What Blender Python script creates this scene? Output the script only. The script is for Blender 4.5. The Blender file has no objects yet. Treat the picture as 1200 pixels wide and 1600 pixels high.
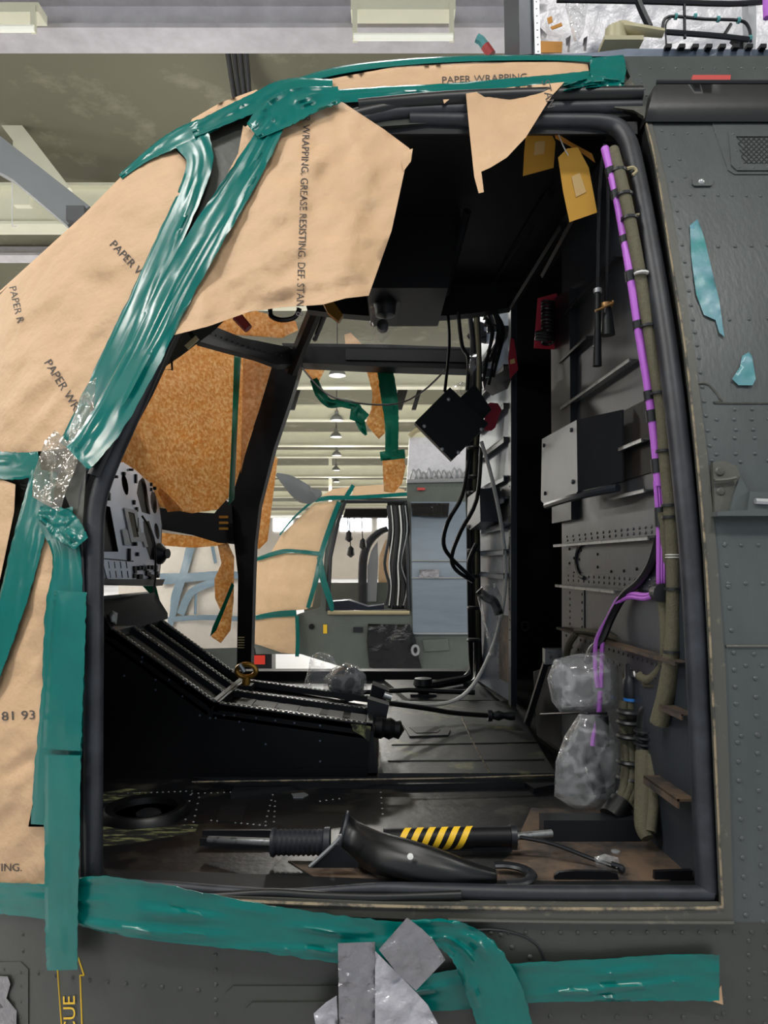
import bpy, math, random
from mathutils import Vector, Matrix, noise
from mathutils.geometry import delaunay_2d_cdt
random.seed(7)
SC = bpy.context.scene
COL = SC.collection
F, CX, HY, EZ = 1150.0, 600.0, 880.0, 1.57
GZ = -0.25
# ---------------------------------------------------------------- camera / world / light
cam = bpy.data.cameras.new('camera'); camo = bpy.data.objects.new('camera', cam); COL.objects.link(camo)
camo.location = (0, 0, EZ); camo.rotation_euler = (math.pi/2, 0, 0)
cam.sensor_fit = 'VERTICAL'; cam.sensor_height = 36; cam.lens = F/1600*36; cam.shift_y = 80/1600; cam.clip_start = .05; cam.clip_end = 300
SC.camera = camo
W = bpy.data.worlds.new('world'); SC.world = W; W.use_nodes = True
W.node_tree.nodes['Background'].inputs[0].default_value = (.80, .90, 1, 1)
W.node_tree.nodes['Background'].inputs[1].default_value = .42
SC.view_settings.view_transform = 'Standard'; SC.view_settings.look = 'None'; SC.view_settings.gamma = 1
SC.view_settings.use_curve_mapping = False; SC.view_settings.exposure = 0.35
LAMP_W = 230.0
def area_light(name, loc, size, power, col=(1, 1, 1), rot=(0, 0, 0), sy=None, parent=None):
    l = bpy.data.lights.new(name, 'AREA'); l.energy = power; l.color = col; l.size = size
    if sy: l.shape = 'RECTANGLE'; l.size_y = sy
    o = bpy.data.objects.new(name, l); COL.objects.link(o); o.location = loc; o.rotation_euler = rot
    if parent: o.parent = parent
    return o

# ---------------------------------------------------------------- materials
def lin(c):
    return tuple(((v/255)/12.92 if v <= 10 else ((v/255+.055)/1.055)**2.4) for v in c)
def mat(name, col, rough=.5, metal=0, bump=0, bscale=30, var=0, vscale=8, col2=None, thr=None, spec=.5, trans=0, emit=0, coat=0, stretch=None, bdist=.004):
    m = bpy.data.materials.new(name); m.use_nodes = True; nt = m.node_tree; N = nt.nodes; L = nt.links
    b = N['Principled BSDF']; c = lin(col)
    b.inputs['Base Color'].default_value = (*c, 1); b.inputs['Roughness'].default_value = rough; b.inputs['Metallic'].default_value = metal
    b.inputs['Specular IOR Level'].default_value = spec
    if coat: b.inputs['Coat Weight'].default_value = coat; b.inputs['Coat Roughness'].default_value = .15
    tc = N.new('ShaderNodeTexCoord'); src = tc.outputs['Object']
    if stretch:
        mp = N.new('ShaderNodeMapping'); mp.inputs['Scale'].default_value = stretch; L.new(src, mp.inputs[0]); src = mp.outputs[0]
    if var or col2:
        n = N.new('ShaderNodeTexNoise'); n.inputs['Scale'].default_value = vscale; n.inputs['Detail'].default_value = 8; n.inputs['Roughness'].default_value = .65
        L.new(src, n.inputs['Vector'])
        r = N.new('ShaderNodeValToRGB')
        c2 = lin(col2) if col2 else tuple(v*(1-var) for v in c)
        lo, hi = thr if thr else (.3, .7)
        r.color_ramp.elements[0].position = lo; r.color_ramp.elements[1].position = hi
        r.color_ramp.elements[0].color = (*c, 1); r.color_ramp.elements[1].color = (*c2, 1)
        L.new(n.outputs[0], r.inputs[0]); L.new(r.outputs[0], b.inputs['Base Color'])
    if bump:
        n2 = N.new('ShaderNodeTexNoise'); n2.inputs['Scale'].default_value = bscale; n2.inputs['Detail'].default_value = 6
        L.new(src, n2.inputs['Vector'])
        bp = N.new('ShaderNodeBump'); bp.inputs['Strength'].default_value = bump; bp.inputs['Distance'].default_value = bdist
        L.new(n2.outputs[0], bp.inputs['Height']); L.new(bp.outputs[0], b.inputs['Normal'])
    if emit:
        b.inputs['Emission Color'].default_value = (*c, 1); b.inputs['Emission Strength'].default_value = emit
    if trans:
        out = N['Material Output']; t = N.new('ShaderNodeBsdfTranslucent'); mx = N.new('ShaderNodeMixShader'); mx.inputs[0].default_value = trans
        t.inputs[0].default_value = (*c, 1)
        if var or col2: L.new(r.outputs[0], t.inputs[0])
        L.new(b.outputs[0], mx.inputs[1]); L.new(t.outputs[0], mx.inputs[2]); L.new(mx.outputs[0], out.inputs[0])
    return m
def film(name, milk_glint=.18, gloss=.25, tint=(235, 238, 240), scale=14, rough=.08):
    m = bpy.data.materials.new(name); m.use_nodes = True; nt = m.node_tree; N = nt.nodes; L = nt.links
    N.remove(N['Principled BSDF']); out = N['Material Output']
    tr = N.new('ShaderNodeBsdfTransparent'); gl = N.new('ShaderNodeBsdfGlossy'); gl.inputs['Roughness'].default_value = rough
    df = N.new('ShaderNodeBsdfDiffuse'); df.inputs[0].default_value = (*lin(tint), 1)
    tc = N.new('ShaderNodeTexCoord'); n = N.new('ShaderNodeTexNoise'); n.inputs['Scale'].default_value = scale; n.inputs['Detail'].default_value = 3
    L.new(tc.outputs['Object'], n.inputs['Vector'])
    bp = N.new('ShaderNodeBump'); bp.inputs['Strength'].default_value = .7; bp.inputs['Distance'].default_value = .010
    L.new(n.outputs[0], bp.inputs['Height']); L.new(bp.outputs[0], gl.inputs['Normal'])
    a = N.new('ShaderNodeMixShader'); b = N.new('ShaderNodeMixShader')
    rn = N.new('ShaderNodeTexNoise'); rn.noise_type = 'RIDGED_MULTIFRACTAL'; rn.inputs['Scale'].default_value = scale*.8; rn.inputs['Detail'].default_value = 3; rn.inputs['Distortion'].default_value = .6
    L.new(tc.outputs['Object'], rn.inputs['Vector'])
    r = N.new('ShaderNodeMapRange'); r.inputs[1].default_value = .5; r.inputs[2].default_value = 1.0; r.inputs[3].default_value = milk_glint*.75; r.inputs[4].default_value = min(.8, milk_glint*1.7); vor = N.new('ShaderNodeTexVoronoi'); vor.feature = 'DISTANCE_TO_EDGE'; vor.inputs['Scale'].default_value = scale*.7; wrp = N.new('ShaderNodeMixRGB'); wrp.inputs[0].default_value = .07; L.new(tc.outputs['Object'], wrp.inputs[1]); L.new(n.outputs['Color'], wrp.inputs[2]); L.new(wrp.outputs[0], vor.inputs['Vector']); ed = N.new('ShaderNodeMapRange'); ed.inputs[1].default_value = 0; ed.inputs[2].default_value = .16; ed.inputs[3].default_value = 1.05; ed.inputs[4].default_value = .45; ed.interpolation_type = 'SMOOTHERSTEP'; L.new(vor.outputs['Distance'], ed.inputs[0]); ml = N.new('ShaderNodeMath'); ml.operation = 'MAXIMUM'; L.new(ed.outputs[0], ml.inputs[0]); ml.inputs[1].default_value = 0
    L.new(ml.outputs[0], r.inputs[0]); L.new(ml.outputs[0], bp.inputs['Height']); L.new(r.outputs[0], a.inputs[0])  # whiter crease lines painted in for glints on crinkled film
    L.new(tr.outputs[0], a.inputs[1]); L.new(df.outputs[0], a.inputs[2])
    fr = N.new('ShaderNodeLayerWeight'); fr.inputs[0].default_value = gloss; L.new(bp.outputs[0], fr.inputs['Normal'])
    L.new(fr.outputs['Facing'], b.inputs[0]); L.new(a.outputs[0], b.inputs[1]); L.new(gl.outputs[0], b.inputs[2])
    L.new(b.outputs[0], out.inputs[0])
    return m
def stripes(name, c1, c2, scale, rough=.35):
    m = mat(name, c1, rough); N = m.node_tree.nodes; L = m.node_tree.links
    tc = N.new('ShaderNodeTexCoord'); w = N.new('ShaderNodeTexWave'); w.inputs['Scale'].default_value = scale; w.bands_direction = 'DIAGONAL'
    L.new(tc.outputs['Object'], w.inputs['Vector'])
    r = N.new('ShaderNodeValToRGB'); r.color_ramp.interpolation = 'CONSTANT'; r.color_ramp.elements[1].position = .5
    r.color_ramp.elements[0].color = (*lin(c1), 1); r.color_ramp.elements[1].color = (*lin(c2), 1)
    L.new(w.outputs[0], r.inputs[0]); L.new(r.outputs[0], N['Principled BSDF'].inputs['Base Color'])
    return m
M = dict(
 skin=mat('olive_grey_paint', (62, 64, 59), .42, 0, .12, 60, .22, 5, spec=.5),
 skin_aft=mat('aft_skin_paint', (74, 79, 79), .38, 0, .12, 60, .25, 6, spec=.55, stretch=(2, 2, .5)),
 frame=mat('worn_frame_paint', (74, 74, 68), .5, 0, .2, 60, vscale=30, col2=(128, 122, 104), thr=(.6, .78)),
 pale_edge=mat('chipped_pale_edge', (138, 124, 100), .6, 0, .4, 80, vscale=26, col2=(56, 56, 52), thr=(.46, .6)),
 rubber=mat('black_rubber_seal', (30, 32, 38), .5, 0, .15, 25, .3, 12, col2=(62, 66, 74), thr=(.45, .95)),
 rubber_dark=mat('dark_rubber', (12, 13, 15), .42, 0, .1, 25),
 black=mat('black_cockpit_paint', (12, 13, 17), .5, 0, .1, 40, .3, 10, spec=.28),
 liner=mat('roof_liner_black', (8, 8, 10), .6, 0, .1, 30),
 floor=mat('worn_black_floor', (20, 21, 24), .36, 0, .3, 40, vscale=7, col2=(78, 74, 64), thr=(.54, .78)),
 floor_dirty=mat('dusty_brown_floor', (92, 74, 58), .8, 0, .4, 50, vscale=9, col2=(40, 38, 38), thr=(.42, .62)),
 floor_green=mat('chipped_green_floor', (46, 48, 50), .4, .1, .3, 40, vscale=7, col2=(128, 130, 92), thr=(.55, .68)),
 chip=mat('primer_chipping', (30, 31, 30), .7, 0, .5, 60, vscale=16, col2=(134, 136, 92), thr=(.5, .6), stretch=(1, 3, 1)),
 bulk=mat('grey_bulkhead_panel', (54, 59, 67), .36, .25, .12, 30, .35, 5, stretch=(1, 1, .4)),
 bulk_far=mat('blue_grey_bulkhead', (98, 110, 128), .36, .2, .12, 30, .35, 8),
 rail=mat('bare_alloy_rail', (150, 152, 152), .35, .6, .2, 60, vscale=40, col2=(60, 60, 60), thr=(.55, .7)),
 alloy=mat('pale_alloy', (176, 178, 180), .35, .6),
 dark_metal=mat('dark_metal', (34, 36, 40), .4, .3, .1, 40),
 box_grey=mat('grey_cover_panel', (60, 64, 71), .38, .3, .08, 30, .15, 6),
 panel=mat('instrument_panel_grey', (226, 232, 246), .34, .65, .06, 40, .1, 6),
 paper=mat('brown_wrapping_paper', (208, 171, 133), .62, 0, .7, 12, .1, 9, trans=.08, bdist=.02),
 paper_back=mat('backlit_brown_paper', (222, 176, 118), .9, 0, .5, 90, vscale=60, col2=(242, 216, 176), thr=(.42, .64), trans=.75, bdist=.002),
 paper_washed=mat('washed_out_paper', (232, 222, 208), .8, 0, .5, 12, .1, 6, trans=.1, bdist=.02),  # paleness put into the colour for haze of the window in front
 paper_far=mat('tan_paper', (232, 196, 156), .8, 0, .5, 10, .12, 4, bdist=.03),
 ink=mat('printed_ink', (70, 64, 62), .8),
 tape=mat('teal_masking_tape', (0, 108, 102), .24, 0, .15, 14, .2, 7, spec=.42, trans=.05, bdist=.006),
 tape_in=mat('teal_tape_backlit', (0, 132, 104), .35, 0, .3, 25, .2, 9, trans=.45),
 tape_blue=mat('blue_tape_scrap', (92, 138, 150), .35, 0, .2, 30, vscale=8, col2=(48, 128, 126), thr=(.45, .7)),
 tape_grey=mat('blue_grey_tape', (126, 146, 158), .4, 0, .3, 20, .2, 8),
 foil=mat('silver_duct_tape', (150, 148, 152), .3, .6, .9, 14, .3, 14, bdist=.03),
 foilw=mat('white_glossy_plastic', (190, 188, 194), .2, .2, .8, 18, .3, 12, bdist=.02),
 film=film('clear_polythene', .13, .16, (245, 247, 250), scale=20), film_dark=film('smoky_polythene', .03, .08, scale=20), film_tape=film('clear_packing_tape', .22, .12, (170, 162, 146), scale=20),
 purple=mat('purple_cable_sheath', (176, 96, 200), .5, 0, .1, 200),
 olive=mat('olive_braided_sleeve', (94, 90, 70), .75, 0, .5, 300, .25, 90),
 tie=mat('black_cable_tie', (34, 36, 38), .4), white=mat('white_plastic', (224, 224, 220), .4),
 clip=mat('tan_clip', (168, 156, 120), .5), blue=mat('blue_ring', (30, 110, 190), .4), brass=mat('brass_fitting', (170, 130, 84), .35, .7),
 gold=mat('gold_anodised', (188, 140, 62), .3, .7), cable=mat('black_cable', (20, 21, 24), .4),
 yellow=mat('yellow_card', (222, 166, 60), .7, 0, .1, 20), label=mat('pale_label', (226, 190, 128), .7),
 red=mat('red_card', (170, 30, 52), .5, 0, .1, 20), red2=mat('red_plastic', (182, 70, 66), .5, 0, .2, 40), orange=mat('orange_label', (238, 164, 70), .6),
 redbox=mat('orange_red_label', (255, 70, 50), .5), haz=stripes('hazard_bands', (20, 20, 22), (226, 182, 30), 9.0),
 grille=mat('vent_mesh', (20, 21, 22), .6), white_q=mat('white_insulation_quilt', (222, 220, 224), .4, .1, .7, 9, .12, 14, bdist=.03),
 beige=mat('beige_pipe_paint', (168, 160, 128), .5), teal_band=mat('teal_band', (90, 160, 160), .5),
 h_floor=mat('hangar_floor_paint', (196, 196, 200), .35, 0, .05, 10, .12, 1),
 h_ceil=mat('hangar_ceiling_board', (104, 102, 84), .9, 0, .1, 5, vscale=1.2, col2=(140, 136, 118), thr=(.55, .75)),
 h_beam=mat('cream_beam_paint', (232, 230, 206), .6, 0, .05, 10, .08, 2),
 h_beam2=mat('lilac_grey_beam', (206, 202, 206), .6, 0, .1, 10, .1, 3, col2=(180, 176, 180)),
 h_wall=mat('hangar_wall_beige', (176, 168, 158), .8, 0, .05, 2, .1, .6), h_win=mat('hangar_daylight_window', (240, 248, 255), .5, emit=4.0),
 h_pipe=mat('orange_pipe', (168, 118, 72), .6), h_dark=mat('black_conduit', (30, 30, 32), .4, .3),
 lampm=mat('lamp_bell', (150, 152, 150), .35, .4), bulb=mat('lamp_and_fill_glow', (255, 250, 235), .5, emit=6.0),
 tube_l=mat('fluorescent_diffuser', (240, 240, 226), .5, emit=.25), blade=mat('rotor_blade_grey', (112, 116, 118), .5, 0, .05, 20, .1, 3),
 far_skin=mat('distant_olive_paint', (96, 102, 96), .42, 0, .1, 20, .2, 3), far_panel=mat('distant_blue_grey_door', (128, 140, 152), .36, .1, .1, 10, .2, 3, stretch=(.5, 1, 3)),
 black_tape=mat('black_polythene_patch', (18, 18, 20), .2, 0, .8, 8, bdist=.04),
 navy=mat('navy_panel', (34, 40, 58), .4), fence=mat('orange_fence', (206, 140, 100), .7, 0, .1, 10, vscale=3, col2=(90, 90, 90), thr=(.5, .55)),
 yellow_l=mat('yellow_stencil', (236, 190, 40), .5), glass=film('windscreen_glass', .02, .05, rough=.02, scale=3),
)
# ---------------------------------------------------------------- mesh builder
def P(x, y, Y): return Vector(((x-CX)/F*Y, Y, EZ-(y-HY)/F*Y))
def on_z(x, y, z=.94): return P(x, y, (EZ-z)*F/(y-HY))
def BKY(x, y=0): return .701/((x-CX)/F+.058)
def on_b(x, y, off=0): return P(x, y, BKY(x)) + Vector((-off, 0, 0))
def SK(x, y):
    Y = 1.35
    for _ in range(16):
        X = (x-CX)/F*Y; Z = EZ-(y-HY)/F*Y
        n = 1.35 + (.15*(Z-.95)**2 if Z > .95 else .12*(Z-.95)**2)
        if X < -.45: d = min(-.45-X, 1.2); n += .25*d+.6*d*d
        Y = .5*Y+.5*min(n, 2.6)
    return Y
def SKo(off): return lambda x, y: SK(x, y)-off
def K(v): return lambda x, y: v
def crump(x, y, s=1, seed=0):
    n0 = noise.noise(Vector((x/(130*s), y/(130*s), seed+2)))
    v = Vector(((x+.5*y)/(150*s)+.5*n0, (y-.5*x)/(95*s), seed)); d = noise.voronoi(v)[0]; a = min(.5, d[1]-d[0])
    w = Vector(((x-.4*y)/(62*s)+.4*n0, (y+.4*x)/(48*s), seed+3)); d = noise.voronoi(w)[0]; b = min(.4, d[1]-d[0])
    r = abs(noise.noise(Vector(((x+y)/(50*s), (y-x)/(170*s), seed+9))))
    return a*1.5 + b*.55 - r*.9 + 1.3*noise.noise(Vector((x/(190*s), y/(190*s), seed+5))) - .5
def inpoly(x, y, p):
    c = False; n = len(p)
    for i in range(n):
        x1, y1 = p[i]; x2, y2 = p[i-1]
        if (y1 > y) != (y2 > y) and x < (x2-x1)*(y-y1)/(y2-y1)+x1: c = not c
    return c
def dseg(x, y, a, b):
    dx, dy = b[0]-a[0], b[1]-a[1]; L = dx*dx+dy*dy or 1e-9
    t = max(0, min(1, ((x-a[0])*dx+(y-a[1])*dy)/L)); return math.hypot(x-a[0]-t*dx, y-a[1]-t*dy)
def dpoly(x, y, p): return min(dseg(x, y, p[i], p[i-1]) for i in range(len(p)))
def subdiv(p, step):
    out = []
    for i in range(len(p)):
        a = p[i]; b = p[(i+1) % len(p)]; n = max(1, int(math.hypot(b[0]-a[0], b[1]-a[1])/step))
        for k in range(n): out.append((a[0]+(b[0]-a[0])*k/n, a[1]+(b[1]-a[1])*k/n))
    return out
def smooth(pts, n=6, closed=False):
    out = []; L = len(pts)
    if L < 3: return list(pts)
    rng = range(L) if closed else range(L-1)
    for i in rng:
        if closed: p0, p1, p2, p3 = pts[i-1], pts[i], pts[(i+1) % L], pts[(i+2) % L]
        else: p0, p1, p2, p3 = pts[max(i-1, 0)], pts[i], pts[i+1], pts[min(i+2, L-1)]
        for k in range(n):
            t = k/n
            out.append(tuple(.5*((2*p1[j])+(-p0[j]+p2[j])*t+(2*p0[j]-5*p1[j]+4*p2[j]-p3[j])*t*t+(-p0[j]+3*p1[j]-3*p2[j]+p3[j])*t**3) for j in range(len(p1))))
    if not closed: out.append(tuple(pts[-1]))
    return out
class MB:
    def __init__(s): s.v = []; s.f = []; s.m = []; s.mi = 0
    def add(s, vs, fs):
        o = len(s.v); s.v += [Vector(v) for v in vs]; s.f += [tuple(i+o for i in f) for f in fs]; s.m += [s.mi]*len(fs); return s
    def box(s, c, d, rot=None):
        x, y, z = d[0]/2, d[1]/2, d[2]/2
        vs = [Vector(p) for p in ((-x,-y,-z),(x,-y,-z),(x,y,-z),(-x,y,-z),(-x,-y,z),(x,-y,z),(x,y,z),(-x,y,z))]
        if rot is not None: vs = [rot @ v for v in vs]
        c = Vector(c)
        return s.add([v+c for v in vs], [(0,3,2,1),(4,5,6,7),(0,1,5,4),(1,2,6,5),(2,3,7,6),(3,0,4,7)])
    def prism(s, poly, ext):
        n = len(poly); e = Vector(ext); vs = [Vector(p) for p in poly]
        return s.add(vs+[v+e for v in vs], [tuple(range(n-1, -1, -1)), tuple(range(n, 2*n))]+[(i, (i+1) % n, (i+1) % n+n, i+n) for i in range(n)])
    def tube(s, pts, r, seg=10, closed=False, sm=4, squash=None, cap=True):
        rs = r if isinstance(r, (list, tuple)) else [r]*len(pts)
        q = [tuple(p)+(rs[i],) for i, p in enumerate(pts)]
        if sm and len(q) > 2: q = smooth(q, sm, closed)
        ps = [Vector(a[:3]) for a in q]; rr = [max(a[3], 1e-4) for a in q]; n = len(ps)
        t0 = (ps[1]-ps[0]).normalized(); up = Vector((0, 0, 1)) if abs(t0.z) < .9 else Vector((0, 1, 0))
        nx = t0.cross(up).normalized(); vs = []
        for i in range(n):
            a = ps[i-1] if (i or closed) else ps[i]; b = ps[(i+1) % n] if (i < n-1 or closed) else ps[i]
            t = (b-a).normalized() if (b-a).length > 1e-9 else t0
            nx = (nx-t*nx.dot(t)); nx = nx.normalized() if nx.length > 1e-6 else t.orthogonal().normalized()
            ny = t.cross(nx)
            for k in range(seg):
                an = 2*math.pi*k/seg; d = (nx*math.cos(an)+ny*math.sin(an))*rr[i]
                if squash: d = Vector((d.x*squash[0], d.y*squash[1], d.z*squash[2]))
                vs.append(ps[i]+d)
        fs = [(i*seg+k, i*seg+(k+1) % seg, ((i+1) % n)*seg+(k+1) % seg, ((i+1) % n)*seg+k) for i in range(n if closed else n-1) for k in range(seg)]
        if not closed and cap: fs += [tuple(range(seg-1, -1, -1)), tuple((n-1)*seg+k for k in range(seg))]
        return s.add(vs, fs)
    def lathe(s, base, axis, prof, seg=16):
        ax = Vector(axis).normalized(); u = ax.orthogonal().normalized(); w = ax.cross(u); b = Vector(base); vs = []
        for (r, h) in prof:
            for k in range(seg):
                a = 2*math.pi*k/seg; vs.append(b+ax*h+(u*math.cos(a)+w*math.sin(a))*r)
        n = len(prof)
        fs = [(i*seg+k, i*seg+(k+1) % seg, (i+1)*seg+(k+1) % seg, (i+1)*seg+k) for i in range(n-1) for k in range(seg)]
        if prof[0][0] > 1e-6: fs.append(tuple(range(seg-1, -1, -1)))
        if prof[-1][0] > 1e-6: fs.append(tuple((n-1)*seg+k for k in range(seg)))
        return s.add(vs, fs)
    def dome(s, c, n, r=.004, h=None):
        return s.lathe(c, n, [(r, -r*.3), (r, .15*r), (r*.7, (h or r*.6)*.8), (0.0001, h or r*.6)], 8)
    def rivets(s, fn, pts, sp=None, r=.0035, n=(0, -1, 0), num=None):
        for i in range(len(pts)-1):
            (x0, y0), (x1, y1) = pts[i], pts[i+1]; d = math.hypot(x1-x0, y1-y0); k = num or max(1, round(d/sp))
            for j in range(k+(1 if i == len(pts)-2 else 0)):
                t = j/k; s.dome(fn(x0+(x1-x0)*t, y0+(y1-y0)*t), n, r)
        return s
    def patch(s, poly, depth, thick=.002, step=14, amp=0, csc=1, seed=0, holes=(), edge_fix=0, extra=None):
        P2 = subdiv(poly, step); vs = [Vector(p) for p in P2]; ed = [(i, (i+1) % len(P2)) for i in range(len(P2))]
        H = [subdiv(h, step) for h in holes]
        for h in H:
            o = len(vs); vs += [Vector(p) for p in h]; ed += [(o+i, o+(i+1) % len(h)) for i in range(len(h))]
        xs = [p[0] for p in poly]; ys = [p[1] for p in poly]; y = min(ys)+step/2; row = 0
        while y < max(ys):
            x = min(xs)+(step/2 if row % 2 else step/4)
            while x < max(xs):
                if inpoly(x, y, poly) and dpoly(x, y, poly) > step*.45 and not any(inpoly(x, y, h) or dpoly(x, y, h) < step*.45 for h in holes): vs.append(Vector((x, y)))
                x += step
            y += step*.87; row += 1
        ov, oe, of, *_ = delaunay_2d_cdt(vs, ed, [], 0, 1e-5)
        fs = []
        for f in of:
            cx = sum(ov[i].x for i in f)/len(f); cy = sum(ov[i].y for i in f)/len(f)
            if inpoly(cx, cy, poly) and not any(inpoly(cx, cy, h) for h in holes): fs.append(tuple(f))
        A = []; B = []
        for q in ov:
            d = depth(q.x, q.y)
            if amp: d -= amp*crump(q.x, q.y, csc, seed)
            if extra: d -= extra(q.x, q.y)
            p = P(q.x, q.y, d); A.append(p); B.append(p+Vector((0, thick, 0)))
        n = len(A)
        cnt = {}; single = thick == 0
        for f in fs:
            for i in range(3):
                e = (f[i], f[(i+1) % 3]); cnt[e] = 1
        # orientation: face the camera
        out = []
        for f in fs:
            nn = (A[f[1]]-A[f[0]]).cross(A[f[2]]-A[f[0]])
            out.append(f if nn.dot(A[f[0]]-Vector((0, 0, EZ))) < 0 else f[::-1])
        side = []
        E = {}
        for f in out:
            for i in range(3): E[(f[i], f[(i+1) % 3])] = 1
        for (a, b) in list(E):
            if (b, a) not in E: side.append((b, a, a+n, b+n))
        return s.add(A, out) if single else s.add(A+B, out+[tuple(i+n for i in f[::-1]) for f in out]+side)
    def build(s, name, mats, parent=None, flat=False, ang=38):
        me = bpy.data.meshes.new(name); me.from_pydata([tuple(v) for v in s.v], [], s.f)
        if not isinstance(mats, (list, tuple)): mats = [mats]
        for m in mats: me.materials.append(M[m] if isinstance(m, str) else m)
        for p, i in zip(me.polygons, s.m): p.material_index = i
        me.update()
        o = bpy.data.objects.new(name, me); COL.objects.link(o)
        if not flat:
            me.shade_smooth()
            try: me.set_sharp_from_angle(angle=math.radians(ang))
            except Exception: pass
        if parent: o.parent = parent
        return o
def tag(o, label=None, cat=None, group=None, kind=None):
    for k, v in (('label', label), ('category', cat), ('group', group), ('kind', kind)):
        if v: o[k] = v
    return o
def thing(name, label, cat, group=None):
    o = bpy.data.objects.new(name, None); COL.objects.link(o); o.empty_display_size = .1; return tag(o, label, cat, group)
def settle(root, loc):
    """put an Empty at the base of its thing, keeping the children in place"""
    root.location = loc
    for c in root.children: c.location = c.location-Vector(loc)
def struct(name, mb, m, label=None):
    o = mb.build(name, m, flat=True); o['kind'] = 'structure'
    if label: o['label'] = label
    return o
def text(s, x0, y0, ang, size, depth, m, parent, name='printed_text', amp=0, csc=1, seed=0, off=.0022, extra=None, sx=1.0):
    cu = bpy.data.curves.new('t', 'FONT'); cu.body = s; cu.size = 1; cu.resolution_u = 3
    to = bpy.data.objects.new('t', cu); COL.objects.link(to)
    dg = bpy.context.evaluated_depsgraph_get(); me = to.evaluated_get(dg).to_mesh()
    dx, dy = math.cos(ang), math.sin(ang); ux, uy = dy, -dx
    mb = MB(); vs = []
    for v in me.vertices:
        x = x0+(v.co.x*sx*dx+v.co.y*ux)*size; y = y0+(v.co.x*sx*dy+v.co.y*uy)*size
        d = depth(x, y)-off
        if amp: d -= amp*crump(x, y, csc, seed)
        if extra: d -= extra(x, y)
        vs.append(P(x, y, d))
    fs = [tuple(p.vertices) for p in me.polygons]; mb.add(vs, fs)
    to.to_mesh_clear() if hasattr(to, 'to_mesh_clear') else None
    bpy.data.objects.remove(to); bpy.data.curves.remove(cu)
    return mb.build(name, m, parent, flat=True)
def tape_mb(pts, depth, off=.006, nv=9, ridge=.006, seed=0, th=.0012, mb=None):
    """pts (x,y,width): strip with lengthwise folds"""
    mb = mb or MB(); q = smooth([tuple(map(float, p)) for p in pts], max(3, int(70/max(2, len(pts)))+4)); n = len(q); A = []; B = []
    for i, (x, y, w) in enumerate(q):
        a = q[max(0, i-1)]; b = q[min(n-1, i+1)]; dx, dy = b[0]-a[0], b[1]-a[1]; L = math.hypot(dx, dy) or 1; nx, ny = -dy/L, dx/L
        for k in range(nv+1):
            t = k/nv-.5; e = w*(t+.04*noise.noise(Vector((i*.4, k, seed)))*(1 if k in (0, nv) else 0)); X, Y2 = x+nx*e, y+ny*e
            d = depth(X, Y2)-off-ridge*(max(0, noise.noise(Vector((t*7+i*.045, i*.05, seed)))*1.6)+.25*abs(noise.noise(Vector((t*12, i*.05, seed+4)))))
            p = P(X, Y2, d); A.append(p); B.append(p+Vector((0, th, 0)))
    m = nv+1; N = n*m
    f = [(i*m+k, i*m+k+1, (i+1)*m+k+1, (i+1)*m+k) for i in range(n-1) for k in range(nv)]
    sd = [(i*m, (i+1)*m, (i+1)*m+N, i*m+N) for i in range(n-1)]+[(i*m+nv, i*m+nv+N, (i+1)*m+nv+N, (i+1)*m+nv) for i in range(n-1)]
    return mb.add(A+B, f+[tuple(j+N for j in g[::-1]) for g in f]+sd)
def tape(label, pts, depth=SK, off=.006, m='tape', name='tape_strip', cat='tape', group=None, **kw):
    return tag(tape_mb(pts, depth, off, **kw).build(name, m, ang=70), label, cat, group)
def bag_mb(poly, Y, bulge, step=8, amp=.008, seed=1, csc=.45):
    md = max(1, max(dpoly(x, y, poly) for x, y in [(sum(p[0] for p in poly)/len(poly), sum(p[1] for p in poly)/len(poly))]))
    def ex(x, y):
        t = min(1, dpoly(x, y, poly)/md); return bulge*math.sqrt(max(0, 1-(1-t)**2))+amp*crump(x, y, csc, seed)
    mb = MB(); Yf = Y if callable(Y) else K(Y)
    mb.patch(poly, lambda x, y: Yf(x, y)-ex(x, y), 0, step)
    mb.patch(poly, lambda x, y: Yf(x, y)+ex(x+13, y+7)*.6+.001, 0, step)
    return mb

# ================================================================= THE HANGAR
HX = -.062                                       # drift of the hangar axis with depth
def hx(X, Y): return X+HX*Y
struct('floor', MB().prism([(-60, -6, GZ), (60, -6, GZ), (60, 86, GZ), (-60, 86, GZ)], (0, 0, -.2)), 'h_floor')
struct('ceiling', MB().prism([(-60, -6, 8.15), (60, -6, 8.15), (60, 86, 8.6), (-60, 86, 8.6)], (0, 0, .2)), 'h_ceil')
wf = MB(); wf.box((0, 86, 4.1), (120, .3, 8.8)); struct('wall_far', wf, 'h_wall')
struct('wall_left', MB().box((-40, 40, 4.1), (.3, 92, 8.8)), 'h_wall'); struct('wall_right', MB().box((40, 40, 4.1), (.3, 92, 8.8)), 'h_wall')
for i, (a, b) in enumerate(((320, 345), (362, 385), (427, 457), (500, 524), (531, 552), (555, 580), (590, 625))):
    struct('window_%d' % (i+1), MB().prism([P(a, 830, 85.7), P(b, 830, 85.7), P(b, 810, 85.7), P(a, 810, 85.7)], (0, .1, 0)), 'h_win')
k = 0
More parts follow.
